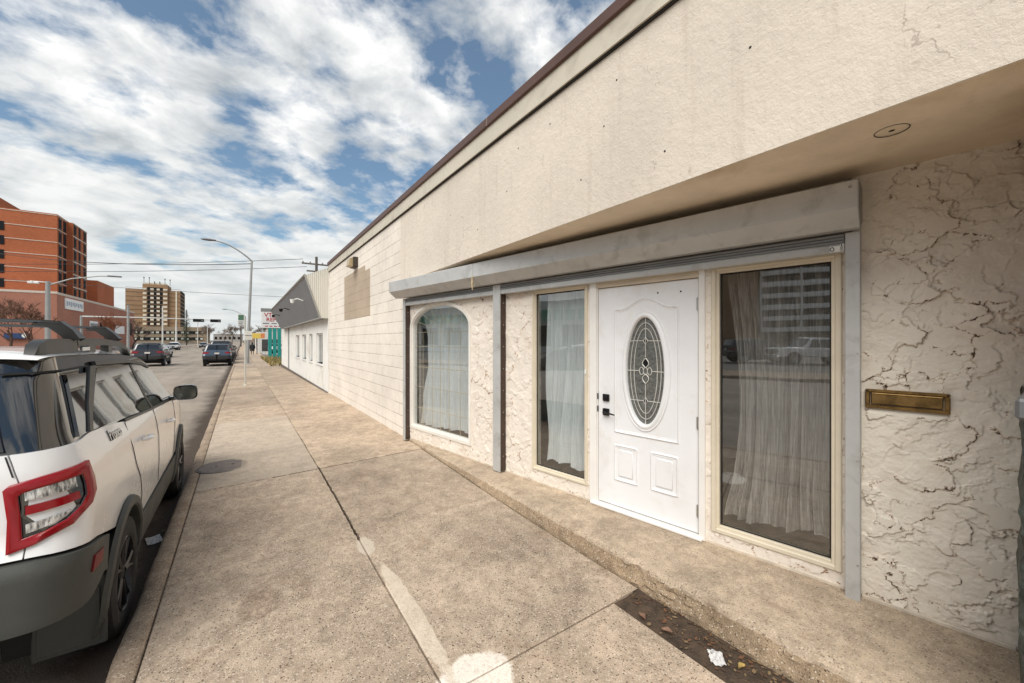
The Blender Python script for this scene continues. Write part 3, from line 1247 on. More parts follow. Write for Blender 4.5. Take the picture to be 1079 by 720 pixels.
def keep_wall(sx, zx):
    ok = np.ones(len(sx), dtype=bool)
    for h in ((DX0, DX1, -1, 2.235), W2, W3):
        ok &= ~((sx > h[0] + .012) & (sx < h[1] - .012) & (zx > h[2] + .012) & (zx < h[3] - .012))
    hw_ = .5 * (W1[1] - W1[0]) - .014
    u = np.clip(np.abs(sx - .5 * (W1[0] + W1[1])) / hw_, 0, 1)
    ztop = 1.87 + (ZARCH - 1.87 - .014) * np.clip(1 - u ** 2, 0, 1) ** .5
    ok &= ~((u < 1) & (zx > W1[2] + .012) & (zx < ztop))
    return ok


trowel_sheet('stucco_piers', .045, 5.375, ZB - .02, 2.34, .0075, 3000, .03, .12, M['torn_small'], keep_wall, 8, -.003, 1.15, .010)

# pale strip along the foot of the wall
b = MB()
b.bbox(0.06, DX0 - .01, -.012, 0.0, ZB - .012, ZB + .014, .003)
b.bbox(DX1 + .01, 5.37, -.012, 0.0, ZB - .012, ZB + .014, .003)
b.bbox(5.445, 6.03, -.035, -.012, ZB - .012, ZB + .014, .004)
islands(b, 'base_strip', M['mortar'], None, spart)
# room behind
b = MB()
b.box(-.3, 6.6, 2.6, 2.7, 0, 2.9, 0)
b.box(-.4, -.3, TH, 2.7, 0, 2.9, 0)
b.box(6.5, 6.6, TH, 2.7, 0, 2.9, 0)
b.box(-.3, 6.5, TH, 2.6, -.05, .08, 1)
b.box(-.3, 6.5, TH, 2.6, 2.745, 2.8, 0)
spart(b, 'room', [M['room'], M['room_floor']])
# right end: stone pier with a metal cap, torn wall end above
b = MB()
rows = []
random.seed(5)
for j in range(161):
    z = -.1 + 1.55 * j / 160
    r = []
    for (x, y) in ((WX + .05, -.6), (WX + .02, -.1), (WX + .03, .06), (WX + .06, .10), (WX + .35, .115), (WX + .7, .135), (3.30, .15)):
        d = mnoise.noise(Vector((x * 6, y * 6, z * 9))) * .016 + mnoise.noise(Vector((x * 20, y * 20, z * 34))) * .012
        r.append((x - abs(d) * .6, y + d * .8, z))
    rows.append(r)
b.grid(rows)
bpart(b, 'stone_pier', M['stone'], smooth=True, auto=30)
b = MB()
b.bbox(WX + .0, 3.3, -.6, .116, 1.40, 1.475, .01)
bpart(b, 'pier_cap', plain('lead_cap', (.16, .165, .17), .5, metal=.4))
b = MB()
rows = []
for j in range(141):
    z = 1.475 + 1.19 * j / 140
    r = []
    for (x, y) in ((WX + .2, -.6), (WX + .18, .02), (WX + .25, .085), (WX + .6, .10), (3.30, .135)):
        d = mnoise.noise(Vector((x * 7, y * 7, z * 8))) * .014 + mnoise.noise(Vector((x * 22, y * 22, z * 30))) * .012
        r.append((x, y + d, z))
    rows.append(r)
b.grid(rows)
bpart(b, 'recess_side_wall', plain('shaded_wall_end', (.20, .13, .085), .9, var=.5, vs=12, bs=.8, bscale=30, dirt=(.035, .024, .017), dirt_s=9), smooth=True, auto=30)  # same stucco in shadow, the shade put into this dark brown

b = MB()
b.box(WX + .30, WX + .55, -6., -.58, -.3, SOF + .02)
bpart(b, 'front_wall', M['stucco'])


# windows
def rect_ring(b, s0, s1, z0, z1, w, y0, y1, bev=.006):
    b.bbox(s0, s0 + w, y0, y1, z0, z1, bev)
    b.bbox(s1 - w, s1, y0, y1, z0, z1, bev)
    b.bbox(s0 + w - .001, s1 - w + .001, y0, y1, z1 - w, z1, bev)
    b.bbox(s0 + w - .001, s1 - w + .001, y0, y1, z0, z0 + w, bev)


def rect_window(s0, s1, z0, z1, w, mat):
    b = MB()
    rect_ring(b, s0, s1, z0, z1, w * .62, -.022, .075)
    rect_ring(b, s0 + w * .55, s1 - w * .55, z0 + w * .55, z1 - w * .55, w * .45, -.006, .06, .004)
    win = spart(b, 'window', mat)
    p = MB()
    p.poly([(s0 + w * .8, .03, z0 + w * .8), (s1 - w * .8, .03, z0 + w * .8), (s1 - w * .8, .03, z1 - w * .8), (s0 + w * .8, .03, z1 - w * .8)])
    p.build('pane', M['glass'], win, fix=False)
    gk = MB()
    rect_ring(gk, s0 + w * .98, s1 - w * .98, z0 + w * .98, z1 - w * .98, .012, .020, .0275, .002)
    gk.build('gasket', M['dark'], win)
    return win


rect_window(*W2, .045, M['frame'])
w3 = rect_window(*W3, .055, M['frame'])
# arched window
b = MB()
outer = [(W1[0], W1[2]), *arch_pts(W1[0], W1[1], 1.87, ZARCH), (W1[1], W1[2])]
cx = .5 * (W1[0] + W1[1])


def inset(w):
    pts = [(W1[0] + w, W1[2] + w), *arch_pts(W1[0] + w, W1[1] - w, 1.87, ZARCH - w), (W1[1] - w, W1[2] + w)]
    return pts


def ring2(b, A, B, y0, y1):
    n = len(A)
    for i in range(n):
        j = (i + 1) % n
        a0, a1, b0, b1 = A[i], A[j], B[i], B[j]
        b.poly([(a0[0], y0, a0[1]), (a1[0], y0, a1[1]), (b1[0], y0, b1[1]), (b0[0], y0, b0[1])])
        b.poly([(a0[0], y0, a0[1]), (a1[0], y0, a1[1]), (a1[0], y1, a1[1]), (a0[0], y1, a0[1])])
        b.poly([(b0[0], y0, b0[1]), (b1[0], y0, b1[1]), (b1[0], y1, b1[1]), (b0[0], y1, b0[1])])


ring2(b, inset(0.0), inset(.042), -.02, .08)
ring2(b, inset(.042), inset(.06), -.004, .08)
win1 = spart(b, 'window', M['frame_white'])
b = MB()
q = inset(.05)
b.face([b.vert((s, .03, z)) for s, z in q][::-1])
b.build('pane', M['glass'], win1, fix=False)
# brass coloured glazing bars between the panes
b = MB()


def bar(p, q_):
    b.tube([(p[0], .037, p[1]), (q_[0], .037, q_[1])], .0045, 5)


sl, sr = W1[0] + .06, W1[1] - .06
for z in (.62, .95, 1.26, 1.58, 1.80):
    bar((sl, z), (sr, z))
for s in (.36, .62, 1.05, 1.31):
    bar((s, W1[2] + .06), (s, 1.80))
bar((cx, W1[2] + .06), (cx, 2.19))
for k in range(1, 8):
    t = math.pi * k / 8
    bar((cx + .28 * math.cos(t), 1.80 + .2 * math.sin(t)), (cx + .69 * math.cos(t), 1.84 + .335 * math.sin(t)))
b.tube([(cx + .28 * math.cos(math.pi * k / 16), .037, 1.80 + .2 * math.sin(math.pi * k / 16)) for k in range(17)], .0045, 5)
b.build('glazing_bar', plain('muntin_tan', (.55, .46, .33), .5), win1)

# door frame
b = MB()
JZ = 2.235
b.bbox(DX0, 3.542, -.028, .10, ZB - .005, JZ, .006)
b.bbox(4.484, DX1, -.028, .10, ZB - .005, JZ, .006)
b.bbox(3.53, 3.548, -.004, .10, ZB, 2.18, .003)
b.bbox(4.478, 4.496, -.004, .10, ZB, 2.18, .003)
islands(b, 'door_jamb', M['jamb'], None, spart)
b = MB()
b.bbox(3.542, 4.484, -.024, .10, 2.178, JZ, .005)
spart(b, 'door_head', M['jamb_cream'])
b = MB()
b.bbox(3.49, 4.52, -.06, .10, ZB - .005, ZB + .022, .008)
spart(b, 'threshold', M['jamb'])
# door slab with oval light
OC, OZ, ORX, ORZ = 4.022, 1.408, .182, .478
b = MB()
N = 64
d0, d1, zb0, zt0 = 3.553, 4.473, .142, 2.172
ov = [(OC + ORX * math.cos(2 * math.pi * k / N), OZ + ORZ * math.sin(2 * math.pi * k / N)) for k in range(N)]


def rect_ray(k):
    t = 2 * math.pi * k / N
    c_, s_ = math.cos(t), math.sin(t)
    cands = []
    if c_ > 1e-6: cands.append((d1 - OC) / c_)
    if c_ < -1e-6: cands.append((d0 - OC) / c_)
    if s_ > 1e-6: cands.append((zt0 - OZ) / s_)
    if s_ < -1e-6: cands.append((zb0 - OZ) / s_)
    m_ = min(cands)
    return (OC + c_ * m_, OZ + s_ * m_)


ob = [rect_ray(k) for k in range(N)]
corners = [(d0, zb0), (d0, zt0), (d1, zb0), (d1, zt0)]
for k in range(N):
    k2 = (k + 1) % N
    a0, a1, o0, o1 = ov[k], ov[k2], ob[k], ob[k2]
    pts = [a0, o0]
    for cc in corners:
        if abs(o0[0] - o1[0]) > 1e-6 and abs(o0[1] - o1[1]) > 1e-6:
            on0 = abs(o0[0] - cc[0]) < 1e-6 or abs(o0[1] - cc[1]) < 1e-6
            on1 = abs(o1[0] - cc[0]) < 1e-6 or abs(o1[1] - cc[1]) < 1e-6
            if on0 and on1:
                pts.append(cc)
    pts += [o1, a1]
    b.poly([(p[0], .004, p[1]) for p in pts])
    b.poly([(a0[0], .004, a0[1]), (a1[0], .004, a1[1]), (a1[0], .045, a1[1]), (a0[0], .045, a0[1])])
for (x0, z0), (x1, z1) in (((d0, zb0), (d1, zb0)), ((d1, zb0), (d1, zt0)), ((d1, zt0), (d0, zt0)), ((d0, zt0), (d0, zb0))):
    b.poly([(x0, .004, z0), (x1, .004, z1), (x1, .045, z1), (x0, .045, z0)])


def flat_tube(b, pts, w, h, y=.004, closed=True):
    """low rounded moulding following a path in the door's face"""
    n = len(pts)
    rows = []
    for i, p in enumerate(pts):
        a = pts[i - 1] if (closed or i > 0) else p
        c_ = pts[(i + 1) % n] if (closed or i < n - 1) else p
        dx, dz_ = c_[0] - a[0], c_[1] - a[1]
        l = math.hypot(dx, dz_) or 1
        nx, nz = -dz_ / l, dx / l
        rows.append([(p[0] + nx * w * f, y - h * g_, p[1] + nz * w * f) for f, g_ in
                     ((-1, -.1), (-.8, .55), (-.3, 1.), (.1, .62), (.45, .15), (.75, .45), (1, -.1))])
    if closed:
        rows.append(rows[0])
    b.grid(rows)


def rrect(x0, x1, z0, z1, n=8):
    pts = []
    for (xa, za), (xb, zb_) in (((x0, z0), (x1, z0)), ((x1, z0), (x1, z1)), ((x1, z1), (x0, z1)), ((x0, z1), (x0, z0))):
        for k in range(n):
            pts.append((xa + (xb - xa) * k / n, za + (zb_ - za) * k / n))
    return pts


big_p = []
x0, x1, z0, z1 = 3.735, 4.31, .835, 1.955
for k in range(10): big_p.append((x0 + (x1 - x0) * k / 10, z0))
for k in range(14): big_p.append((x1, z0 + (z1 - z0) * k / 14))
for k in range(24):
    t = k / 24
    u = abs(2 * t - 1)
    big_p.append((x1 + (x0 - x1) * t, z1 + .085 * (.5 + .5 * math.cos(math.pi * min(u / .82, 1)))))
for k in range(14): big_p.append((x0, z1 + (z0 - z1) * k / 14))
flat_tube(b, big_p, .016, .011)
for xa, xb in ((3.735, 3.945), (4.09, 4.305)):
    flat_tube(b, rrect(xa, xb, .392, .70), .016, .011)
    b.bbox(xa + .035, xb - .035, -.006, .004, .427, .665, .008)
door = spart(b, 'door', M['door'], smooth=True, auto=40)
# oval frame
b = MB()
rows = []
for k in range(N + 1):
    t = 2 * math.pi * k / N
    c_, s_ = math.cos(t), math.sin(t)
    rows.append([(OC + (ORX + d) * c_, y, OZ + (ORZ + d) * s_) for d, y in
                 ((-.008, .024), (-.006, -.004), (.004, -.016), (.018, -.018), (.030, -.010), (.040, -.004), (.048, -.008), (.056, .004))])
b.grid(rows)
b.build('oval_frame', M['door'], door, smooth=True, auto=60)
b = MB()
b.face([b.vert((OC + (ORX) * math.cos(2 * math.pi * k / N), .022, OZ + ORZ * math.sin(2 * math.pi * k / N))) for k in range(N)])
b.build('oval_pane', M['oval_glass'], door, fix=False)
b = MB()
YC = .018


def ellipse(rx, rz, cx_=OC, cz_=OZ, n=48):
    return [(cx_ + rx * math.cos(2 * math.pi * k / n), YC, cz_ + rz * math.sin(2 * math.pi * k / n)) for k in range(n)]


CR = .0036
b.tube(ellipse(.142, .425), CR, 5, closed=True)
b.tube(ellipse(.108, .375), CR, 5, closed=True)
b.tube([(OC, YC, OZ - ORZ), (OC, YC, OZ - .12)], CR, 5)
b.tube([(OC, YC, OZ + .12), (OC, YC, OZ + ORZ)], CR, 5)
for zz in (-.265, .265):
    hw = ORX * math.sqrt(1 - (zz / ORZ) ** 2)
    b.tube([(OC - hw, YC, OZ + zz), (OC - .02, YC, OZ + zz)], CR, 5)
    b.tube([(OC + .02, YC, OZ + zz), (OC + hw, YC, OZ + zz)], CR, 5)
    b.tube([(OC, YC, OZ + zz - .034), (OC + .021, YC, OZ + zz), (OC, YC, OZ + zz + .034), (OC - .021, YC, OZ + zz)], CR, 5, closed=True)
b.tube([(OC - ORX, YC, OZ - .002), (OC - .06, YC, OZ - .002)], CR, 5)
b.tube([(OC + .06, YC, OZ - .002), (OC + ORX, YC, OZ - .002)], CR, 5)
for q in (-.038, 0, .038):
    b.tube(ellipse(.019, .033, OC + q, OZ - .002, 16), CR, 5, closed=True)
for sg in (1, -1):
    leaf = [(OC + .036 * math.sin(math.pi * t) * (1 - .35 * t), YC, OZ + sg * (.028 + .085 * t)) for t in [k / 8 for k in range(9)]]
    leaf += [(2 * OC - x, y, z) for x, y, z in leaf[-2:0:-1]]
    b.tube(leaf, CR, 5, closed=True)
b.build('leading', M['came'], door)
b = MB()
pts = [(OC + .026 * math.sin(math.pi * t) * (1 - .35 * t), .0195, OZ + (.036 + .07 * t)) for t in [k / 8 for k in range(9)]]
pts += [(2 * OC - x, y, z) for x, y, z in pts[-2:0:-1]]
b.face([b.vert(p) for p in pts])
for zz in (-.265, .265):
    b.poly([(OC, .0195, OZ + zz - .026), (OC + .016, .0195, OZ + zz), (OC, .0195, OZ + zz + .026), (OC - .016, .0195, OZ + zz)])
islands(b, 'dark_bevel', M['black'], door, fix=False)
b = MB()
b.bbox(3.606, 3.672, -.018, .004, 1.102, 1.168, .004)
b.lathe([(0, -.03), (.02, -.03), (.023, -.018)], 16, axis=1, c=(3.639, 0, 1.135))
b.build('deadbolt', M['black'], door)
b = MB()
b.bbox(3.606, 3.672, -.018, .004, .967, 1.033, .004)
b.tube([(3.639, -.015, 1.0), (3.639, -.055, 1.0)], .011, 10)
b.tube([(3.639, -.052, 1.0), (3.70, -.054, .998), (3.755, -.052, .990)], [.010, .0085, .007], 8)
b.build('handle', M['black'], door, smooth=True)
b = MB()
for z in (1.02, 1.14):
    b.box(3.541, 3.5525, -.005, .0, z - .028, z + .028)
islands(b, 'strike_plate', M['black'], door)
for z in (.32, 1.02, 1.97):
    b = MB()
    b.tube([(4.477, -.010, z - .05), (4.477, -.010, z + .05)], .008, 8)
    b.box(4.462, 4.474, -.004, .003, z - .048, z + .048)
    b.build('hinge', M['steel'], door)
b = MB()
for s, z in ((4.14, 2.085), (4.335, 2.08)):
    b.lathe([(0, .0025), (.007, .0025), (.008, .004)], 10, axis=1, c=(s, 0, z))
islands(b, 'screw_hole', M['dark'], door)

# roller shutter
b = MB()
prof = [(-.275, 2.60), (-.285, 2.592), (-.285, 2.437), (-.175, 2.345), (-.10, 2.345), (-.10, 2.395), (0.0, 2.395), (0.0, 2.61), (-.10, 2.61)]
b.prism([(y, z) for y, z in prof], 0, -.108, 1.98)
b.prism([(y, z) for y, z in prof], 0, 1.986, 5.443)
shut = spart(b, 'roller_shutter_housing', M['shutter'])
b = MB()
b.prism([(y * 1.004 - .0003, z) for y, z in prof], 0, 5.4435, 5.4475)
b.prism([(y * 1.004 - .0003, z) for y, z in prof], 0, -.112, -.1085)
b.lathe([(0, 0), (.007, 0), (.009, .004)], 8, axis=1, c=(5.41, -.289, 2.56))
islands(b, 'end_plate', plain('shutter_end', (.30, .31, .315), .45, metal=.25), shut)
b = MB()
b.bbox(1.975, 1.991, -.300, -.283, 2.30, 2.445, .003)
b.tube([(1.983, -.292, 2.44), (1.983, -.296, 2.36), (1.983, -.29, 2.28)], [.008, .012, .006], 8)
b.build('cord_stop', plain('cord_stop_tan', (.45, .36, .22), .6, var=.3, vs=20), shut)
b = MB()
b.bbox(.05, 2.135, -.094, -.03, 2.225, 2.272, .004)
b.bbox(2.262, 5.372, -.094, -.03, 2.225, 2.272, .004)
b.box(.05, 5.372, -.088, -.04, 2.272, 2.276)
spart(b, 'shutter_bottom_rail', M['shutter'])
b = MB()
for k in range(3):
    z0 = 2.278 + .021 * k
    b.bbox(.05, 5.372, -.090 + .004 * (k % 2), -.05, z0, z0 + .0195, .006)
spart(b, 'shutter_slat', M['shutter_dk'])


def post(s0, s1, zb_, track=True, deep=.10):
    b = MB()
    b.bbox(s0, s1, -deep, -.006, zb_, 2.338, .003)
    p = spart(b, 'shutter_post', M['shutter'])
    if track:
        t = MB()
        t.box(s1 + .0005, s1 + .008, -.088, -.012, zb_ + .01, 2.225)
        t.build('track', M['track'], p)
        r = MB()
        for k in range(8):
            r.lathe([(0, s1 + .0115), (.005, s1 + .0105), (.006, s1 + .008)], 8, axis=0, c=(0, -.05, .3 + .26 * k))
        islands(r, 'rivet', M['steel'], p)
    r = MB()
    for z in (.32, .95, 1.6, 2.15):
        r.lathe([(0, -deep - .003), (.005, -deep - .002), (.006, -deep)], 8, axis=1, c=(s1 - .012, 0, z))
    islands(r, 'screw', M['steel'], p)
    return p


post(-.02, .045, .09)
post(2.135, 2.262, .115)
post(5.373, 5.443, .10, track=False)
b = MB()
b.box(5.30, 5.348, -.0965, -.094, 2.228, 2.264)
b.box(5.349, 5.366, -.0965, -.094, 2.240, 2.274)
lab = spart(b, 'label_plate', M['white'])
b = MB()
b.tube([(5.311 + .009 * math.cos(t), -.098, 2.246 + .012 * math.sin(t)) for t in [2 * math.pi * k / 16 for k in range(16)]], .0022, 5, closed=True)
b.box(5.353, 5.360, -.098, -.0966, 2.262, 2.271)
b.tube([(5.3565 + .004 * math.cos(t), -.0975, 2.25 + .008 * math.sin(t)) for t in [2 * math.pi * k / 12 for k in range(12)]], .0018, 5, closed=True)
islands(b, 'label_mark', M['black'], lab)
# white chip beside the second window
b = MB()
b.bbox(3.41, 3.43, -.034, -.022, 1.345, 1.39, .004)
spart(b, 'window_latch', M['white'])

# brass mail slot
b = MB()
s0, s1, z0, z1 = 5.461, 5.807, 1.272, 1.384
fy = -.042
for (xa, xb, za, zb_) in ((s0, s1, z1 - .018, z1), (s0, s1, z0, z0 + .018), (s0, s0 + .022, z0 + .018, z1 - .018), (s1 - .022, s1, z0 + .018, z1 - .018)):
    b.bbox(xa, xb, fy, .01, za, zb_, .005)
slot = spart(b, 'mail_slot', M['brass'])
b = MB()
b.bbox(s0 + .026, s1 - .026, fy + .010, .01, z0 + .023, z1 - .022, .004)
b.tube([(s0 + .03, fy + .008, z1 - .024), (s1 - .03, fy + .008, z1 - .024)], .004, 6)
b.build('flap', M['brass'], slot)
b = MB()
for xs_ in (s0 + .011, s1 - .011):
    b.lathe([(0, fy - .002), (.004, fy - .001), (.005, fy)], 8, axis=1, c=(xs_, 0, z1 - .009))
islands(b, 'screw', M['black'], slot)

# wall pack light on the block wall
b = MB()
b.bbox(WX - .11, WX, 9.50, 9.86, 3.39, 3.62, .01)
wlx = bpart(b, 'wall_light', plain('bronze_lamp_housing', (.045, .032, .022), .5))
b = MB()
b.prism([(WX - .20, 3.42), (WX - .11, 3.395), (WX - .11, 3.60), (WX - .17, 3.58)], 1, 9.53, 9.83)
b.build('lens', plain('lamp_lens', (.40, .31, .17), .3), wlx)

# curtains behind the three windows
random.seed(21)


def curtain(label, s0, s1, ztop, zbot, folds, gather=0.0, y=.24, amp=.028, seed=1, lean=0.0, mat='sheer', side_tie=0.0):
    rnd = random.Random(seed)
    ph = [rnd.uniform(0, 6.28) for _ in range(9)]
    NSs, NZz = 190, 60
    b = MB()
    rows = []
    for j in range(NZz + 1):
        v = j / NZz
        r = []
        for i in range(NSs + 1):
            u = i / NSs
            narrow = 1 - gather * math.sin(math.pi * min(v / .92, 1) * .5) ** 2
            if v > .86 and gather:
                narrow += gather * 1.0 * (v - .86) / .14
            cxs = .5 * (s0 + s1) + lean * v
            # the left hem swings in as the cloth is pulled aside
            sl_ = s0 + side_tie * math.sin(math.pi * min(v, .95)) ** 1.5 * (1 - u)
            s = cxs + (u - .5) * (s1 - s0) * narrow + (sl_ - s0)
            uu = u + .018 * math.sin(4 * v + ph[0]) + .008 * math.sin(9 * v + ph[5]) + .02 * math.sin(7 * u + ph[6])
            a = amp * (.5 + .8 * v) * (.7 + .5 * math.sin(11 * u + ph[7]))
            d = a * math.sin(folds * 2 * math.pi * uu + ph[1] + .9 * math.sin(3 * v + ph[2]))
            d += a * .6 * math.sin(folds * 2 * math.pi * 1.73 * uu + ph[3] + 1.2 * v) + a * .5 * math.sin(folds * .61 * 6.283 * uu + ph[4] + 2 * v)
            zb2 = zbot + .022 * math.sin(5.3 * u + ph[8]) + .012 * math.sin(17 * u + ph[2])
            z = ztop + (zb2 - ztop) * v
            r.append((s + .3 * d, y + d - (.05 * v if gather else 0), z))
        rows.append(r)
    b.grid(rows)
    o = b.build('sheer_curtain', M[mat], None, smooth=True, auto=180, fix=False)
    o.location = LP
    o.rotation_euler = (0, 0, SANG)
    return tag(o, label, 'curtain', 'sheer curtains inside the shopfront')


curtain('white sheer curtain hanging in the arched window with muntins', .20, 1.44, 2.30, .36, 9, .08, .20, .03, 2)
curtain('narrow white sheer curtain in the window left of the white door', 2.80, 3.40, 2.20, .34, 6, .08, .16, .024, 5, -.02)
curtain('bunched greyish sheer curtain in the tall window right of the white door', 4.63, 5.33, 2.26, .33, 9, .10, .17, .026, 9, .0, 'sheer_grey', .07)

# concrete ledge in front of the shopfront, its nose worn down to the stones
XT = [(-1.2, 2.52), (.73, 2.392), (1.72, 2.318), (4.1, 2.285), (4.5, 2.262), (4.93, 2.222), (6.2, 2.215)]
b = MB()
rows = []
NL = 420
for i in range(NL + 1):
    Y = 6.12 - 7.2 * i / NL
    xin = min(2.215 + (6.107 - Y) * .17418 + .02, 3.42)
    xin = max(xin, 2.236)
    zt = ZB - .004
    xb = xledge(Y)
    xe = max(interp(XT, Y), xb + .02)
    zlow = gz(2.2, Y)
    ero = 1. + 2.2 * math.exp(-((Y - 1.55) / .5) ** 2) + (1.6 if Y < .9 else 0)

    def nz(a, f):
        return mnoise.noise(Vector((a, Y * f, a * 2.)))
    zj = .012 if abs(Y - 4.40) < .012 else 0
    row = [(xb + .006, Y, zlow - .07)]
    for k in range(7):
        t = k / 6
        x = xb + (xe - xb) * (.62 * t ** 1.15)
        z = zlow + (zt - .016 - zlow) * t
        r_ = (nz(k * 1.7, 9) * .006 + nz(k * 2.3 + 40, 26) * .006) * ero * (1 if k else .4)
        row.append((x + r_, Y, z + r_ * .4))
    row.append((xb + (xe - xb) * .82 + nz(9, 14) * .004, Y, zt - .006 + nz(12, 11) * .002))
    xi2 = max(xin, xe + .02)
    for t in (0., .06, .3, .65, 1.):
        row.append((xe + (xi2 - xe) * t, Y, zt - zj + (nz(20 + t, 5) * .0015)))
    rows.append(row)
ids_ = b.grid(rows)
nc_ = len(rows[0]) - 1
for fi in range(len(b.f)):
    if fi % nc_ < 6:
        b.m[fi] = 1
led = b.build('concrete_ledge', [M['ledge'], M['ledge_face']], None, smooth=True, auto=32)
tag(led, 'long worn concrete ledge below the shopfront, widening to the right', 'ledge')

# litter
random.seed(8)


def crumple(name, mat, loc, sx, sy, sz, label, cat, seed):
    rnd = random.Random(seed)
    b = MB()
    n1_, n2_ = 12, 9
    rows = []
    for j in range(n2_ + 1):
        r = []
        for i in range(n1_ + 1):
            u, v = i / n1_ * 2 - 1, j / n2_ * 2 - 1
            z = max(0, mnoise.noise(Vector((u * 2.4 + seed, v * 2.4, 0))) + .45) * sz * (1.1 - .5 * max(abs(u), abs(v)))
            z += abs(mnoise.noise(Vector((u * 6 + seed, v * 6, 0)))) * sz * .5
            e = 1 - .25 * abs(mnoise.noise(Vector((u * 3, v * 3 + seed, 5))))
            r.append((u * sx * e, v * sy * e, z + .004))
        rows.append(r)
    b.grid(rows)
    o = b.build(name, mat, None, fix=False)
    o.location = loc
    o.rotation_euler = (0, 0, rnd.uniform(0, 3))
    return tag(o, label, cat)


M['paper'] = plain('scrap_paper', (.60, .59, .58), .8, var=.25, vs=30, dirt=(.35, .30, .25), dirt_s=25)
crumple('crumpled_paper', M['paper'], (2.11, 1.10, -.05), .05, .038, .028, 'crumpled white paper scrap lying in the soil strip by the ledge', 'litter', 4)
o = crumple('flat_paper', M['paper'], (-.665, 4.82, -.165), .055, .10, .012, 'flattened white paper strip lying in the gutter beside the white SUV', 'litter', 9)
o.rotation_euler = (0, 0, .25)
b = MB()
rnd = random.Random(17)
for k in range(1000):
    if k < 700:
        Y = rnd.uniform(-.2, 1.7)
        X = 2.0 + .27 * rnd.random() ** .55
        z = -.05
    else:
        Y = rnd.uniform(1.5, 14)
        X = -.60 - .22 * rnd.random() ** 1.5
        z = road_z(Y) + .004
    a = rnd.uniform(0, 6.28)
    l = .004 + .014 * rnd.random() ** 2.2
    w = l * rnd.uniform(.25, .7)
    t1, t2 = rnd.uniform(-.4, .8), rnd.uniform(-.4, .4)
    ca, sa = math.cos(a), math.sin(a)
    pts = []
    for u, v in ((-1, 0), (-.3, -1), (.5, -.8), (1, 0), (.5, .8), (-.3, 1)):
        x, y = u * l, v * w
        pts.append((X + x * ca - y * sa, Y + x * sa + y * ca, z + .006 + .35 * l * (t1 * u * .5 + t2 * v * .5 + .6)))
    b.poly(pts, rnd.choice((0, 0, 0, 1, 1, 2)))
tag(b.build('leaf_litter', [plain('leaf_brown', (.085, .05, .028), .8), plain('leaf_tan', (.20, .135, .07), .8), plain('leaf_rust', (.15, .07, .035), .8)], fix=False), kind='stuff', label='small dry leaves and twigs in the gutter and soil strip', cat='leaves')
for (x, y, z, s, nm) in ((2.035, 1.52, -.045, .03, 'curled rust leaf in the soil strip nearest the corner slab'), (2.05, 1.36, -.045, .032, 'pinkish dry leaf in the middle of the soil strip'), (2.155, .99, -.045, .026, 'yellow dry leaf just beyond the white paper scrap')):
    b = MB()
    rows = []
    for j in range(7):
        v = j / 6
        w = math.sin(math.pi * (v * .94 + .03)) * .5
        rows.append([((u) * w * s * 1.2, (v - .5) * 2 * s, .25 * s + .5 * s * u * u + .2 * s * math.sin(4 * v)) for u in (-1, -.5, 0, .5, 1)])
    b.grid(rows)
    o = b.build('dry_leaf', plain('single_leaf', (.42, .30, .10) if 'yellow' in nm else (.20, .11, .07), .7, var=.3, vs=40), None, smooth=True, auto=180, fix=False)
    o.location = (x, y, z)
    o.rotation_euler = (0, 0, x * 40)
    tag(o, nm, 'leaf')

# ------------------------------------------------------------------ cars
M['tyre'] = plain('tyre_rubber', (.016, .016, .016), .85, var=.3, vs=20, bs=.4, bscale=80, dirt=(.07, .055, .04), dirt_s=7)
M['rim_black'] = plain('rim_black', (.018, .018, .02), .3, metal=.4)
M['rim_silver'] = plain('rim_silver', (.42, .43, .45), .35, metal=.8)
M['clad'] = plain('grey_cladding', (.055, .058, .053), .62, var=.14, vs=3, bs=.15, bscale=250, dirt=(.12, .108, .088), dirt_s=2.6)
M['clad_blk'] = plain('black_cladding', (.02, .02, .021), .6)
M['cglass'] = car_glass('tinted_glass')
M['gloss_black'] = NT('gloss_black').bsdf((.008, .009, .010), .05, 0., None, .7, 1.0, ior=1.6)
M['under'] = plain('underbody', (.012, .012, .012), .9)
M['red_lens'] = NT('red_lens').bsdf((.26, .004, .008), .18, 0., None, .4, .15)
M['red_dark'] = NT('red_lens_dark').bsdf((.16, .008, .010), .3, 0., None, .3, .0)
_t = NT('clear_lens')
_c = _t.coord((40., 40., 7.))
_n, _ = _t.noise(_c, 2.2, 3, .6)
M['clear_lens'] = _t.bsdf(_t.ramp(_n, [(.36, (.10, .10, .10)), (.5, (.42, .41, .39)), (.64, (.80, .78, .75))]), .12, .35, _t.bump(_n, .5, .01), .6, .5)
M['mirror_glass'] = NT('mirror_glass').bsdf((.16, .18, .17), .05, .9)
M['seam'] = plain('panel_gap', (.010, .010, .010), .8)
M['chrome'] = plain('chrome_trim', (.75, .75, .76), .12, metal=1., var=.02)
M['matte_trim'] = plain('matte_trim', (.026, .026, .025), .45, var=.1)


def paint(name, col, dirt=None, amt=.5, metal=0.):
    t = NT(name)
    c = t.coord()
    n1, _ = t.noise(c, 2.2, 7, .68, .4)
    n2, _ = t.noise(c, 24., 5, .7)
    sp = t.n('ShaderNodeSeparateXYZ')
    t.L.new(c, sp.inputs[0])
    colo = tuple(col)
    rr = .22
    if dirt:
        low = t.ramp(sp.outputs[2], [(.35, 1.), (1.05, .12)])
        f = t.math('MULTIPLY', low, t.ramp(n1, [(.32, .1), (.7, amt)]))
        f = t.math('MULTIPLY', f, t.ramp(n2, [(.3, .55), (.7, 1.1)]), clamp=True)
        colo = t.mix(f, colo, dirt)
        rr = t.math('MULTIPLY_ADD', f, .5, .2, clamp=True)
    return t.bsdf(colo, rr, metal, None, .5, .55)


M['paint_white'] = paint('paint_white', (.80, .80, .80), (.42, .35, .27), .8)


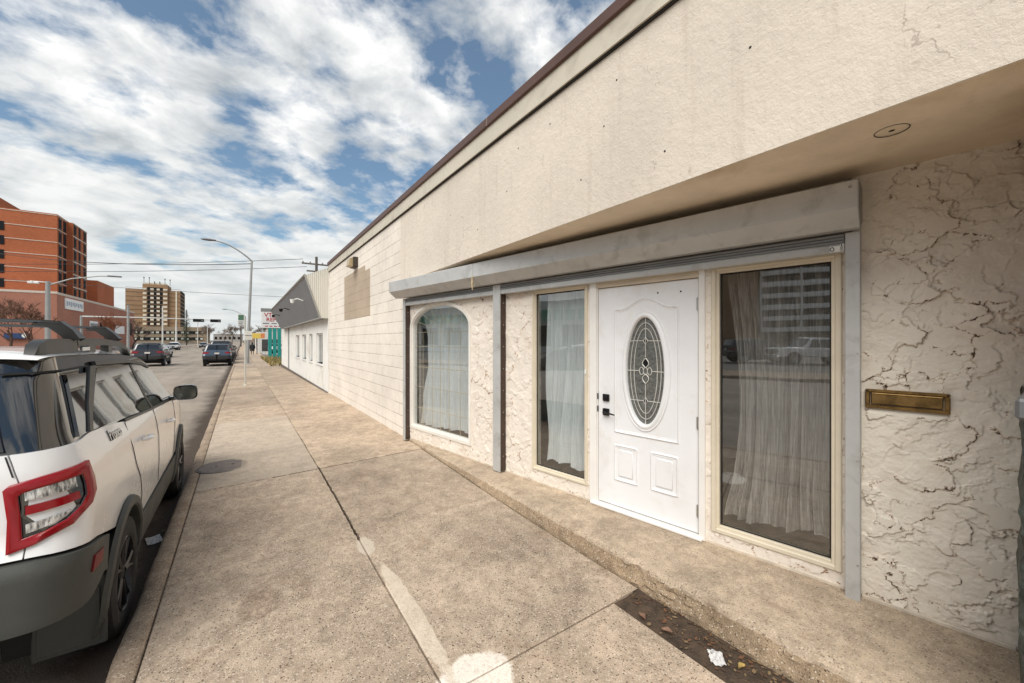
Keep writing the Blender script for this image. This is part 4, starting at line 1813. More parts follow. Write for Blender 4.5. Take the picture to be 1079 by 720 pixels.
W_TAB = [(.2, .86), (.35, .905), (.55, .925), (.80, .935), (1.0, .932), (1.10, .922), (1.20, .905), (1.32, .868), (1.36, .852), (1.70, .765), (1.77, .745), (1.80, .72)]
R_TAB = [(.3, .08), (.45, .02), (.60, .0), (.84, .0), (.90, .03), (.97, .07), (1.25, .10), (1.36, .13), (1.70, .26), (1.78, .31)]
F_TAB = [(.25, 4.22), (.45, 4.36), (.75, 4.38), (1.0, 4.34), (1.15, 4.20), (1.8, 4.1)]
RC, FC, P1, P0, QF = .17, .30, .20, .60, 3.85


def surf(p, z):
    """right-hand flank: p runs from the middle of the tail (negative) round the corner and on along the side in metres"""
    w = interp(W_TAB, z)
    r0 = interp(R_TAB, z)
    if p < 0:
        return (w - RC + p, r0)
    if p < P1:
        a = (p / P1) * math.pi / 2
        return (w - RC + RC * math.sin(a), r0 + RC - RC * math.cos(a))
    if p < P0:
        k = (p - P1) / (P0 - P1)
        ya = r0 + RC
        # eased so that nothing kinks where the arc meets the flank
        return (w, ya + (P0 - ya) * k)
    if p <= QF:
        tp = max(0., (p - 3.2)) / .65
        return (w - .028 * tp * tp, p)
    f1 = interp(F_TAB, z)
    a = min((p - QF) / .55, 1.) * math.pi / 2
    w2 = w - .028
    if p <= QF + .55:
        return (w2 - FC * (1 - math.cos(a)), QF + (f1 - QF) * math.sin(a))
    k = min((p - QF - .55) / .65, 1.)
    return ((w2 - FC) * (1 - k), f1 + .03 * k)


def surf_off(p, z, off):
    x, y = surf(p, z)
    e = .004
    x1, y1 = surf(p + e, z)
    x0, y0 = surf(p - e, z)
    tx, ty = x1 - x0, y1 - y0
    l = math.hypot(tx, ty) or 1.
    return (x + ty / l * off, y - tx / l * off, z)


def shell(b, grid, off, th=.02, side=1, m=0):
    """a panel standing off the flank by `off`, with its edge turned in by th"""
    rows = [[surf_off(p, z, off) for p, z in r] for r in grid]
    back = [[surf_off(p, z, off - th) for p, z in r] for r in grid]
    if side < 0:
        rows = [[(-x, y, z) for x, y, z in r] for r in rows]
        back = [[(-x, y, z) for x, y, z in r] for r in back]
    b.grid(rows, m)
    nr, nc = len(rows), len(rows[0])
    edge = [(0, c_) for c_ in range(nc)] + [(r_, nc - 1) for r_ in range(1, nr)] + [(nr - 1, c_) for c_ in range(nc - 2, -1, -1)] + [(r_, 0) for r_ in range(nr - 2, 0, -1)]
    for k in range(len(edge)):
        (r0, c0), (r1, c1) = edge[k], edge[(k + 1) % len(edge)]
        b.poly([rows[r0][c0], rows[r1][c1], back[r1][c1], back[r0][c0]], m)


def strip(p0, p1, lo, hi, nr=8, step=.05, extra=()):
    n = max(2, int(math.ceil((p1 - p0) / step)))
    ps = sorted({round(p0 + (p1 - p0) * k / n, 5) for k in range(n + 1)} | {round(e, 5) for e in extra if p0 < e < p1})
    L_ = lo if callable(lo) else (lambda p: interp(lo, p))
    H_ = hi if callable(hi) else (lambda p: interp(hi, p))
    return [[(p, L_(p) + (H_(p) - L_(p)) * j / nr) for p in ps] for j in range(nr + 1)]


def quad(a, b_, c_, d, nu=14, nv=10):
    """a,b bottom rear/front; d,c top rear/front in (p,z)"""
    g_ = []
    for j in range(nv + 1):
        v = j / nv
        r = []
        for i in range(nu + 1):
            u = i / nu
            lo = (a[0] + (b_[0] - a[0]) * u, a[1] + (b_[1] - a[1]) * u)
            hi = (d[0] + (c_[0] - d[0]) * u, d[1] + (c_[1] - d[1]) * u)
            r.append((lo[0] + (hi[0] - lo[0]) * v, lo[1] + (hi[1] - lo[1]) * v))
        g_.append(r)
    return g_


WR, WF, WZ, WRAD = .89, 3.56, .36, .36
AI, AO = .405, .475
BELT = [(-1., 1.335), (.0, 1.335), (.22, 1.335), (.45, 1.345), (.8, 1.33), (1.15, 1.29), (2.0, 1.245), (3.15, 1.195), (3.4, 1.17), (4.0, 1.10), (4.4, 1.02), (5.2, 1.0)]


def arch(p, r):
    z = -1.
    for c_ in (WR, WF):
        if abs(p - c_) < r:
            z = max(z, WZ + math.sqrt(r * r - (p - c_) ** 2))
    return z


def make_wheel(parent, x, y, side, rim, rad=WRAD, detail=True):
    """a child named wheel (the tyre) with its rim as a sub-part; x = outer face"""
    w = MB()
    n = 48 if detail else 24
    W_ = .225
    prof = [(rad * .60, 0), (rad * .66, .012), (rad * .80, .016), (rad * .93, .006), (rad * .985, -.022), (rad, -.05),
            (rad, -.18), (rad * .97, -.205), (rad * .8, -.22), (rad * .6, -.21)]
    w.lathe([(r_, h * 1.0) for r_, h in prof], n, axis=0)
    if detail:
        for k in range(44):
            a = 2 * math.pi * k / 44
            for h0, h1, da in ((-.052, -.002, 0), (-.10, -.06, .06), (-.15, -.11, 0), (-.2, -.16, .06)):
                ca, sa = math.cos(a + da), math.sin(a + da)
                hw = .017
                pts = []
                for rr in (rad * .955 if h0 > -.055 else rad * .99, rad * 1.012 if h0 < -.055 else rad * .998):
                    for (hh, ww) in ((h0, -hw), (h1, -hw), (h1, hw), (h0, hw)):
                        rq = rr - (.022 if hh > -.02 else 0)
                        pts.append((hh, rq * ca - ww * sa, rq * sa + ww * ca))
                i = [w.vert(p) for p in pts]
                for q in ((4, 5, 6, 7), (0, 1, 5, 4), (1, 2, 6, 5), (2, 3, 7, 6), (3, 0, 4, 7)):
                    w.face([i[t] for t in q])
    wh = w.build('wheel', M['tyre'], parent, smooth=True, auto=30)
    wh.location = (x, y, WZ if rad == WRAD else rad)
    wh.rotation_euler = (0, 0, 0 if side > 0 else math.pi)
    r = MB()
    rr = rad * .62
    r.lathe([(rr, 0.0), (rr * .97, .008), (rr * .93, -.01), (rr * .90, -.07), (rr * .2, -.075), (0, -.075)], n, axis=0)
    r.lathe([(0, -.004), (.035, -.004), (.055, -.014), (.06, -.07)], 16, axis=0)
    for k in range(5):
        for d in (-.17, .17):
            a0 = 2 * math.pi * k / 5 + d * .45
            a1 = 2 * math.pi * k / 5 + d * 1.25
            r.tube([(-.02, .05 * math.cos(a0), .05 * math.sin(a0)), (-.012, rr * .55 * math.cos((a0 + a1) / 2), rr * .55 * math.sin((a0 + a1) / 2)),
                    (-.006, rr * .94 * math.cos(a1), rr * .94 * math.sin(a1))], [.022, .016, .014], 6)
    r.build('rim', rim, wh, smooth=True, auto=40)
    return wh


def roof_grid(b, tab, m=0, nx=15, pw=3.2):
    rows = []
    for (y, zc, ze, w) in tab:
        r = []
        for i in range(nx):
            t = -1 + 2 * i / (nx - 1)
            t = math.copysign(abs(t) ** .75, t)
            r.append((t * w, y + .03 * (1 - t * t) * (-1 if y < .6 else 1 if y > 2.5 else 0), zc - (zc - ze) * abs(t) ** pw))
        rows.append(r)
    b.grid(rows, m)


def make_suv(name, loc, rz, scale, pmat, label, cat, group=None, clad='clad', hero=False, rimmat='rim_black', lamps='block', roofmat=None, plate=True, lights_on=False, trim_low=True):
    root = empty(name, loc, rz, label, cat, group)
    root.scale = scale
    cm = M[clad]
    nr = 12 if hero else 5
    st = .03 if hero else .10
    ex = []
    for c_ in (WR, WF):
        for k in range(25):
            ex.append(c_ - AO * math.cos(math.pi * k / 24))

    def lo_body(p):
        base = interp([(-1., .90), (.02, .895), (.30, .845), (.46, .80), (1.3, .56), (3.0, .60), (4.1, .66), (4.6, .62), (6, .62)], p)
        return max(base, arch(p, AO - .02))
    body = MB()
    for sd in (1, -1):
        # tailgate half, quarter, flank and front wing as one painted skin
        shell(body, strip(-.72, -.006 if hero else 0., lo_body, BELT, nr, st), 0., .03, sd)
        shell(body, strip(0., 3.42, lo_body, BELT, nr, st, ex), 0., .03, sd)
        shell(body, strip(3.42, 4.98, lo_body, BELT, nr, st, ex), 0., .03, sd)
    # bonnet
    roof_grid(body, [(3.18, 1.22, 1.19, .86), (3.45, 1.20, 1.165, .85), (3.9, 1.16, 1.12, .81), (4.18, 1.08, 1.04, .72), (4.3, 1.0, .98, .6)])
    bo = body.build('body', pmat, root, smooth=True, auto=38)
    # underbody and wheel wells
    u = MB()
    u.box(-.62, .62, .62, 4.1, .24, .62)
    u.box(-.78, .78, 1.35, 3.1, .24, .62)
    u.box(-.62, .62, .15, .62, .50, .62)
    u.box(-.60, .60, .15, 4.2, .62, 1.16)
    u.box(-.66, .66, .2, 3.3, 1.14, 1.32)
    u.build('underbody', M['under'], root)
    # cladding
    c = MB()
    for sd in (1, -1):
        top_b = [(-1., .885), (.02, .88), (.30, .83), (.46, .785), (.5, .70)]
        bot_b = [(-1., .58), (.1, .585), (.28, .60), (.38, .62), (.44, .60), (.5, .58)]
        shell(c, strip(-.72, .44, bot_b, top_b, nr, .03 if hero else .08), .014, .05, sd)
        shell(c, [[(p, z + (0 if k == 0 else -.10)) for p, z in strip(-.72, -.18, bot_b, bot_b, 1, .05)[0]] for k in (0, 1)], -.05, .03, sd)
        for w_ in (WR, WF):
            ring = []
            a0, a1 = (R(-14), R(197)) if w_ == WR else (R(-10), R(190))
            for rr in (AI, AI + .012, AO - .012, AO):
                ring.append([(w_ + rr * math.cos(a0 + (a1 - a0) * k / 36), WZ + rr * math.sin(a0 + (a1 - a0) * k / 36)) for k in range(37)])
            rows = []
            for q, rg in enumerate(ring):
                rows.append([(lambda t: (t[0] * sd, t[1], t[2]))(surf_off(p, max(z, .22), (.02, .03, .026, .006)[q])) for p, z in rg])
            c.grid(rows)
            inner = [(lambda t: ((t[0] - .10) * sd, t[1], t[2]))(surf_off(p, max(z, .22), .0)) for p, z in ring[0]]
            c.grid([rows[0], inner])
        shell(c, strip(WR + AI - .02, WF - AI + .02, [(0, .27), (5, .30)], [(0, .545), (5, .595)], 3, .1), .012, .04, sd)
        shell(c, strip(WF + AI - .02, 4.98, [(0, .30), (6, .32)], [(3.9, .62), (4.4, .64), (5.3, .64)], 3, .06), .012, .04, sd)
    cl = c.build('cladding', cm if trim_low else pmat, root, smooth=True, auto=40)
    wl_ = MB()
    for sd in (1, -1):
        for w_ in (WR, WF):
            rows = []
            for xx in (.90, .55):
                rows.append([(sd * xx, w_ + (AI + .01) * math.cos(R(-20) + R(220) * k / 24), WZ + (AI + .01) * math.sin(R(-20) + R(220) * k / 24)) for k in range(25)])
            wl_.grid(rows)
    islands(wl_, 'wheel_well', M['under'], root)
    # glasshouse
    ghm = M['gloss_black']
    gh = MB()
    TOPG = [(-1., 1.762), (.0, 1.762), (.6, 1.766), (1.1, 1.758), (1.8, 1.736), (2.3, 1.692), (2.5, 1.652), (2.62, 1.61), (2.9, 1.42), (3.2, 1.20), (3.4, 1.19)]
    for sd in (1, -1):
        shell(gh, strip(-.62, 3.16, lambda p: interp(BELT, p) - .012, lambda p: max(interp(TOPG, p), interp(BELT, p)), 8, .05), -.014, .02, sd)
    gh.build('pillar_trim', ghm, root, smooth=True, auto=40)
    # windscreen
    ws = MB()
    roof_grid(ws, [(3.16, 1.215, 1.20, .80), (2.95, 1.36, 1.34, .78), (2.75, 1.52, 1.49, .77), (2.56, 1.66, 1.635, .735)], pw=2.4)
    ws.build('windscreen', M['cglass'], root, smooth=True, auto=60)
    # roof
    rf = MB()
    roof_grid(rf, [(.295, 1.768, 1.752, .725), (.30, 1.778, 1.76, .738), (.34, 1.796, 1.766, .750), (.5, 1.809, 1.768, .754), (1.1, 1.814, 1.76, .754), (1.8, 1.794, 1.738, .752), (2.3, 1.75, 1.694, .748), (2.5, 1.703, 1.656, .742), (2.58, 1.665, 1.63, .735)], nx=25, pw=5)
    rf.build('roof', M[roofmat] if roofmat else pmat, root, smooth=True, auto=60)
    # panes
    for sd in (1, -1):
        for nm, qd, off in (
                ('quarter_window', quad((.255, 1.352), (.40, 1.358), (.82, 1.655), (.33, 1.665), 18, 12), .003),
                ('rear_door_window', quad((.52, 1.352), (2.02, 1.258), (1.83, 1.648), (1.0, 1.668), 20, 12), .003),
                ('front_door_window', quad((2.10, 1.254), (3.08, 1.212), (2.50, 1.625), (1.92, 1.645), 20, 12), .003)):
            g_ = MB()
            shell(g_, qd, off, .015, sd)
            g_.build(nm, M['cglass'], root, smooth=True, auto=50)
    # quarter pane wraps to the tail; tailgate glass
    g_ = MB()
    gw = -.585
    for sd in (1, -1):
        shell(g_, strip(-.70, -.01, [(-1, 1.352), (1, 1.352)], [(-1, 1.69), (1, 1.69)], 8, .05), .003, .02, sd)
    g_.build('rear_window', M['cglass'], root, smooth=True, auto=50)
    tr = MB()
    for sd in (1, -1):
        shell(tr, quad((.425, 1.352), (.50, 1.352), (.975, 1.69), (.86, 1.69), 4, 12), .012, .02, sd)
        shell(tr, strip(.98, 2.5, lambda p: interp(TOPG, p) - .07, lambda p: interp(TOPG, p) - .045, 2, .06), .012, .02, sd)
        shell(tr, strip(1.15, 3.12, lambda p: interp(BELT, p) - .004, lambda p: interp(BELT, p) + .014, 1, .1), .008, .02, sd)
        shell(tr, quad((2.02, 1.26), (2.075, 1.257), (1.895, 1.65), (1.845, 1.65), 2, 8), .006, .01, sd)
    islands(tr, 'window_trim', M['matte_trim'], root, smooth=True, auto=40)
    # seams
    sm = MB()

    def line(pts, wdt=.0045, sides=(1, -1)):
        for sd in sides:
            g2 = []
            n = len(pts)
            for i, p in enumerate(pts):
                a_, c2 = pts[max(i - 1, 0)], pts[min(i + 1, n - 1)]
                dx, dz_ = c2[0] - a_[0], c2[1] - a_[1]
                l = math.hypot(dx, dz_) or 1
                g2.append(((p[0] - dz_ / l * wdt / 2, p[1] + dx / l * wdt / 2), (p[0] + dz_ / l * wdt / 2, p[1] - dx / l * wdt / 2)))
            shell(sm, [[q[0] for q in g2], [q[1] for q in g2]], .0045, .003, sd)
    line([(-.012, z) for z in (1.24, 1.28, 1.33)])
    line([(1.20 + .02 * math.sin(k), 0) for k in range(0)] or [(1.34, .60), (1.36, .72), (1.30, .86), (1.18, .98), (1.14, 1.10), (1.14, 1.285)])
    line([(p, 1.690 + .004 * p) for p in (.02, .1, .2, .3, .4, .6, .84)], .010)
    line([(2.07, z) for z in (.60, .8, 1.0, 1.12, 1.24)])
    line([(3.02, .60), (3.04, .8), (3.10, 1.0), (3.12, 1.19)])
    islands(sm, 'seam', M['seam'], root)
    # door handles
    for sd in (1, -1):
        for yy, zz in ((1.50, 1.10), (2.60, 1.045)):
            h = MB()
            pts = []
            for k in range(9):
                t = k / 8
                x, y, z = surf_off(yy + (t - .5) * .22, zz - .012 * (t - .5), .012 + .035 * math.sin(math.pi * min(max(t, .0), 1.)) ** .5)
                pts.append((sd * x, y, z))
            h.tube(pts, [.010, .014, .016, .016, .016, .016, .016, .014, .010], 8)
            h.build('door_handle', pmat, root, smooth=True)
    # mirrors
    for sd in (1, -1):
        mmb = MB()
        rows = []
        mo = [(1.045 + .105 * math.copysign(abs(math.cos(a)) ** .55, math.cos(a)), 1.285 + .082 * math.copysign(abs(math.sin(a)) ** .6, math.sin(a))) for a in [2 * math.pi * k / 20 for k in range(20)]]
        for f, yy in ((.86, 2.868), (.97, 2.866), (1.0, 2.88), (.98, 2.93), (.85, 2.985), (.5, 3.02), (.02, 3.03)):
            rows.append([(sd * (1.045 + (x - 1.045) * f), yy + .03 * (x - .95), 1.285 + (z - 1.285) * f) for x, z in mo])
        mmb.grid(rows, closed_u=True)
        mmb.tube([(sd * .86, 2.96, 1.215), (sd * .98, 2.94, 1.235)], .028, 8)
        mi = mmb.build('mirror', M['gloss_black'], root, smooth=True, auto=50)
        mg = MB()
        mg.face([mg.vert((sd * (1.045 + (x - 1.045) * .84), 2.872 + .03 * (x - .95), 1.285 + (z - 1.285) * .82)) for x, z in mo])
        mg.build('mirror_glass', M['mirror_glass'], mi, fix=False)
    # lamps
    for sd in (1, -1):
        if lamps == 'block':
            out = [(-.052, .925), (.02, .945), (.10, .985), (.165, 1.045), (.20, 1.10), (.205, 1.17), (.198, 1.243), (.12, 1.238), (.05, 1.228), (-.030, 1.208), (-.050, 1.19), (-.052, 1.06)]
            dp = (.075, 1.088)
            ins = [(dp[0] + (p - dp[0]) * .40 - .012, dp[1] + (z - dp[1]) * .50 - .002) for p, z in out]
            rows_o = [surf_off(p, z, .012) for p, z in out]
            lm = MB()
            rings = []
            for f, off in ((1., -.02), (1., .016), (.95, .022), (.84, .022), (.80, .016)):
                r = []
                for (p, z), (pi, zi) in zip(out, ins):
                    k = (1 - f) / .2 * .62
                    x, y, zz = surf_off(p + (pi - p) * k, z + (zi - z) * k, off)
                    r.append((sd * x, y, zz))
                rings.append(r)
            lm.grid(rings, 0, closed_u=True)
            la = lm.build('tail_lamp', M['red_lens'], root, smooth=True, auto=30)
            bk = MB()
            bk.face([bk.vert((lambda t: (sd * t[0], t[1], t[2]))(surf_off(p + (pi - p) * .6, z + (zi - z) * .6, .006))) for (p, z), (pi, zi) in zip(out, ins)])
            bk.build('lamp_back', M['gloss_black'], la, fix=False)
            for nm, qd, mt in (('reversing_lens', quad((.004, 1.134), (.122, 1.145), (.122, 1.192), (.006, 1.176), 8, 3), 'clear_lens'),
                               ('brake_lens', quad((.000, 1.072), (.126, 1.088), (.124, 1.122), (.002, 1.110), 8, 3), 'red_lens'),
                               ('signal_lens', quad((-.003, .992), (.055, 1.012), (.098, 1.050), (-.002, 1.032), 8, 3), 'clear_lens')):
                x_ = MB()
                shell(x_, qd, .013, .01, sd)
                x_.build(nm, M[mt], la, smooth=True, auto=30)
        else:
            lm = MB()
            shell(lm, quad((-.20, 1.04), (.34, 1.06), (.30, 1.16), (-.24, 1.17), 12, 4), .012, .03, sd)
            lm.build('tail_lamp', M['red_lens'], root, smooth=True, auto=30)
        hl = MB()
        shell(hl, quad((4.28, .86), (4.60, .84), (4.58, .99), (4.26, 1.0), 8, 4), .012, .03, sd)
        hl.build('headlight', M['clear_lens'], root, smooth=True, auto=30)
    gr = MB()
    for sd in (1, -1):
        shell(gr, strip(4.62, 4.98, [(0, .72), (9, .72)], [(0, .98), (9, .98)], 3, .08), .012, .03, sd)
    gr.build('grille', M['gloss_black'], root)
    for sd in (1, -1):
        for yy in (WR, WF):
            make_wheel(root, sd * .925, yy, sd, M[rimmat], WRAD, hero)
    if plate:
        pl = MB()
        pl.bbox(-.16, .16, -.02 if lamps != 'block' else .02, .05, .99, 1.12, .004)
        pl.build('number_plate', plain('plate', (.62, .58, .54), .5, var=.1, vs=20), root)
    return root


suv = make_suv('parked_suv', (-1.545, 2.58, -.17), 0, (1, 1, 1), M['paint_white'],
               'white SUV with black roof rack parked nearest at the kerb', 'car', hero=True)
# extras only the near SUV shows
b = MB()
for sd in (1, -1):
    pts = []
    # side rail with a shaped rear foot
    rows = []
    for y, zl, zh, w in ((.34, 1.745, 1.775, .018), (.38, 1.745, 1.825, .024), (.47, 1.748, 1.852, .025), (.70, 1.752, 1.858, .025), (.92, 1.755, 1.855, .024)):
        rows.append([(sd * (.700 - w), y, zl), (sd * (.695 + w), y, zl), (sd * (.685 + w), y, zh), (sd * (.685 - w), y, zh)])
    b.grid(rows, closed_u=True)
    rows = []
    for y, zl, zh in ((.92, 1.812, 1.862), (1.4, 1.815, 1.862), (1.9, 1.80, 1.842), (2.15, 1.765, 1.80), (2.3, 1.70, 1.735)):
        rows.append([(sd * .66, y, zl), (sd * .715, y, zl), (sd * .71, y, zh), (sd * .665, y, zh)])
    b.grid(rows, closed_u=True)
    for y0, y1 in ((1.16, 1.30), (1.62, 1.72)):
        b.box(sd * .685 - .022, sd * .685 + .022, y0, y1, 1.725, 1.82)
islands(b, 'roof_rail', M['matte_trim'], suv, smooth=True, auto=35)
for yb in (.86, 1.78):
    b = MB()
    zb_ = 1.955 if yb < 1 else 1.945
    rows = []
    for x in (-.66, -.4, 0, .4, .66):
        rows.append([(x, yb + dy, zb_ + dz_ + .012 * (1 - (x / .66) ** 2)) for dy, dz_ in ((-.036, -.002), (-.024, .009), (.024, .010), (.038, 0), (.024, -.010), (-.024, -.010))])
    b.grid(rows, closed_u=True)
    cb_ = b.build('crossbar', M['matte_trim'], suv, smooth=True, auto=50)
    b = MB()
    for sd in (1, -1):
        rows = []
        for (x, z, hw, yo) in ((.60, zb_ + .014, .034, 0), (.66, zb_ + .008, .042, .01), (.710, zb_ - .045, .052, .035), (.735, 1.86, .062, .055)):
            rows.append([(sd * x, yb - hw + yo, z), (sd * x, yb + hw + yo, z), (sd * (x - .05), yb + hw + yo, z - .035), (sd * (x - .05), yb - hw + yo, z - .035)])
        b.grid(rows, closed_u=True)
    islands(b, 'rack_tower', M['matte_trim'], cb_, smooth=True, auto=35)
b = MB()
b.bbox(.716, .720, .98, 1.12, 1.782, 1.806, .001)
b.build('rail_badge', M['white'], suv)
# mud flaps
for sd in (1, -1):
    b = MB()
    b.bbox(sd * .785 - .135, sd * .785 + .145, .475, .495, .175, .56, .008)
    b.bbox(sd * .785 - .115, sd * .785 + .120, .467, .476, .20, .50, .005)
    b.build('mud_flap', M['clad'], suv)
for sd in (1, -1):
    b = MB()
    shell(b, quad((.175, .725), (.30, .715), (.315, .775), (.19, .795), 4, 2), .022, .02, sd)
    b.build('side_reflector', M['red_dark'], suv)
# tail badge script on the flank
p0 = Vector(surf_off(.70, 1.275, .003))
p1 = Vector(surf_off(1.02, 1.262, .003))
pz = Vector(surf_off(.86, 1.31, .003)) - Vector(surf_off(.86, 1.23, .003))
ex_ = (p1 - p0).normalized()
ez = (pz - ex_ * pz.dot(ex_)).normalized()
en = ex_.cross(ez)
mid = (p0 + p1) / 2
m4 = Matrix(((ex_.x, ez.x, en.x, mid.x), (ex_.y, ez.y, en.y, mid.y), (ex_.z, ez.z, en.z, mid.z), (0, 0, 0, 1)))
text_mesh('name_badge', 'Bronco', .088, M['gloss_black'], suv, m4 @ Matrix.Translation((0, -.005, .0)), .003, .003, 1.0)

# ------------------------------------------------------------------ other vehicles
M['paint_dark'] = paint('paint_midnight', (.012, .014, .024), (.10, .09, .08), .3)
M['paint_blue'] = paint('paint_slate_blue', (.045, .075, .12), (.2, .18, .15), .3, .2)
M['paint_ltblue'] = paint('paint_light_blue', (.17, .22, .36), None, 0, .2)
M['paint_red'] = paint('paint_red', (.25, .03, .03))
M['paint_silver'] = paint('paint_silver', (.45, .46, .48), None, 0, .4)
M['paint_black'] = paint('paint_black', (.015, .015, .016))

dark = make_suv('dark_suv', (-6.05, 41.0, road_z(41)), 0, (1.0, 1.08, 1.03), M['paint_dark'],
         'midnight blue SUV driving away beyond the white SUV', 'car', 'cars on the street', 'clad_blk', rimmat='rim_silver', lamps='wide')
blue = make_suv('blue_suv', (-1.62, 38.2, road_z(38)), 0, (.96, 1.03, .96), M['paint_blue'],
         'slate blue crossover with red tail lamps parked by the kerb far ahead', 'car', 'cars on the street', 'clad_blk', rimmat='rim_silver', lamps='wide')


def recolour(o, table):
    for ch in [o, *o.children_recursive]:
        if ch.type == 'MESH' and ch.data.materials and ch.data.materials[0] in table:
            ch.data = ch.data.copy()
            ch.data.materials[0] = table[ch.data.materials[0]]


def car_copy(src, name, loc, rz, scale, table, label, group):
    o = copy_tree(src)
    o.name = name
    o.location = loc
    o.rotation_euler = (0, 0, rz)
    o.scale = scale
    recolour(o, table)
    return tag(o, label, 'car', group)


G1 = 'cars on the street'
car_copy(blue, 'black_suv', (-1.7, 46.5, road_z(46)), 0, (1.02, 1.1, 1.13), {M['paint_blue']: M['paint_black']}, 'tall black SUV parked at the kerb just beyond the slate blue crossover', G1)
car_copy(blue, 'white_car', (-1.65, 53.6, road_z(53)), 0, (.93, 1.05, .84), {M['paint_blue']: M['paint_white']}, 'white car third in the kerbside row beyond the crossover', G1)
car_copy(blue, 'red_car', (-1.65, 60.5, road_z(60)), 0, (.93, 1.05, .84), {M['paint_blue']: M['paint_red']}, 'dark red car fourth in the kerbside row beyond the crossover', G1)
car_copy(blue, 'silver_car', (-1.65, 68, road_z(68)), 0, (.93, 1.05, .86), {M['paint_blue']: M['paint_silver']}, 'silver car fifth in the kerbside row beyond the crossover', G1)
car_copy(blue, 'light_blue_car', (-8.6, 70, road_z(70)), math.pi, (.95, 1.08, .86), {M['paint_blue']: M['paint_ltblue']}, 'light blue car on the left lane just past the dark SUV', G1)
car_copy(blue, 'white_van', (-12.6, 118, road_z(118)), math.pi, (1., 1.15, 1.), {M['paint_blue']: M['paint_white']}, 'white vehicle far down the left side of the street', G1)
car_copy(blue, 'red_hatchback', (-12.8, 92, road_z(92)), 0, (.95, 1., .86), {M['paint_blue']: M['paint_red']}, 'dark red car by the far left kerb near the thin pole', G1)
car_copy(blue, 'silver_saloon', (-9.5, 150, road_z(150)), math.pi, (.95, 1., .86), {M['paint_blue']: M['paint_silver']}, 'silver car crossing far away in the middle of the street', G1)
car_copy(blue, 'white_hatchback', (3.4, 66, road_z(62) + .18), R(-60), (.93, 1.0, .86), {M['paint_blue']: M['paint_white']}, 'white car standing off the pavement behind the walking person', G1)
G2 = 'vehicles across the street mirrored in the glass'
car_copy(blue, 'grey_car', (-28.0, 5.2, -.06), R(150), (1., 1.1, 1.), {M['paint_blue']: M['paint_black']}, 'black car across the street, mirrored in the window right of the door', G2)
car_copy(blue, 'silver_suv', (-24.5, 14.5, -.06), R(90), (1., 1.1, 1.), {M['paint_blue']: M['paint_silver']}, 'silver car across the street, mirrored in the window left of the door', G2)


def make_pickup(loc, rz):
    root = empty('pickup_truck', loc, rz, 'white pickup truck across the street, mirrored in the window right of the door', 'truck', G2)
    b = MB()
    # flank with two arches, cab section cut in: outline extruded then tapered
    def side(z0, z1, y0, y1, w):
        b.bbox(-w, w, y0, y1, z0, z1, .06)
    side(.55, 1.12, -2.85, -1.05, .98)
    side(.55, 1.18, -1.05, 1.15, .98)
    side(.55, 1.22, 1.10, 2.85, .97)
    b.build('body', M['paint_white'], root, smooth=True, auto=40)
    b = MB()
    rows = []
    for y, zt, w in ((-1.0, 1.15, .93), (-.85, 1.86, .78), (-.6, 1.93, .76), (.3, 1.93, .76), (.55, 1.86, .78), (1.25, 1.2, .92)):
        rows.append([(-.94, y, 1.15), (-w, y, zt - .02), (-w * .8, y, zt), (w * .8, y, zt), (w, y, zt - .02), (.94, y, 1.15)])
    b.grid(rows)
    b.build('cab', M['paint_white'], root, smooth=True, auto=40)
    b = MB()
    for sd in (1, -1):
        for (ya, yb_) in ((-.72, .02), (.10, .88)):
            b.poly([(sd * .955, ya, 1.24), (sd * .955, yb_, 1.24), (sd * .80, yb_ - (.32 if yb_ > .5 else 0), 1.80), (sd * .80, ya + (.08 if ya < -.5 else 0), 1.80)])
    b.poly([(-.80, 1.20, 1.28), (.80, 1.20, 1.28), (.70, .64, 1.85), (-.70, .64, 1.85)])
    b.build('window', M['cglass'], root)
    b = MB()
    b.bbox(-.62, .62, 2.80, 2.88, .72, 1.12, .03)
    b.build('grille', M['gloss_black'], root)
    b = MB()
    b.bbox(-.98, .98, 2.78, 2.98, .42, .68, .05)
    b.build('bumper', M['chrome'], root)
    for sd in (1, -1):
        b = MB()
        b.bbox(sd * .80 - .14, sd * .80 + .14, 2.78, 2.87, .85, 1.08, .02)
        b.build('headlight', M['clear_lens'], root)
        for y in (-1.75, 1.85):
            b = MB()
            b.lathe([(.46, .985), (.46, .60)], 24, axis=0)
            b.lathe([(0, .986), (.46, .986)], 24, axis=0)
            o = b.build('wheel_arch', M['under'], root)
            o.location = (0, y, .45)
            if sd < 0:
                o.rotation_euler = (0, 0, math.pi)
            make_wheel(root, sd * 1.0, y, sd, M['rim_silver'], .42, False)
    return root


make_pickup((-28.6, -.2, -.06), R(-32))

# ------------------------------------------------------------------ neighbouring white building with leaning grey canopy
M['white_wall'] = plain('white_painted_wall', (.80, .785, .745), .8, var=.05, vs=.7, bs=.2, bscale=30, dirt=(.52, .46, .38), dirt_s=1.0)


def make_cladding():
    t = NT('grey_metal_canopy')
    c = t.coord()
    w = t.n('ShaderNodeTexWave', wave_type='BANDS', bands_direction='Y')
    w.inputs['Scale'].default_value = 1.6
    t.L.new(c, w.inputs['Vector'])
    n, _ = t.noise(c, 1.5, 5, .6)
    colo = t.mix(1., (.20, .205, .215), t.ramp(n, [(.3, .92), (.7, 1.08)]), 'MULTIPLY')
    return t.bsdf(colo, .5, .1, t.bump(w.outputs[0], .15, .02), .4)


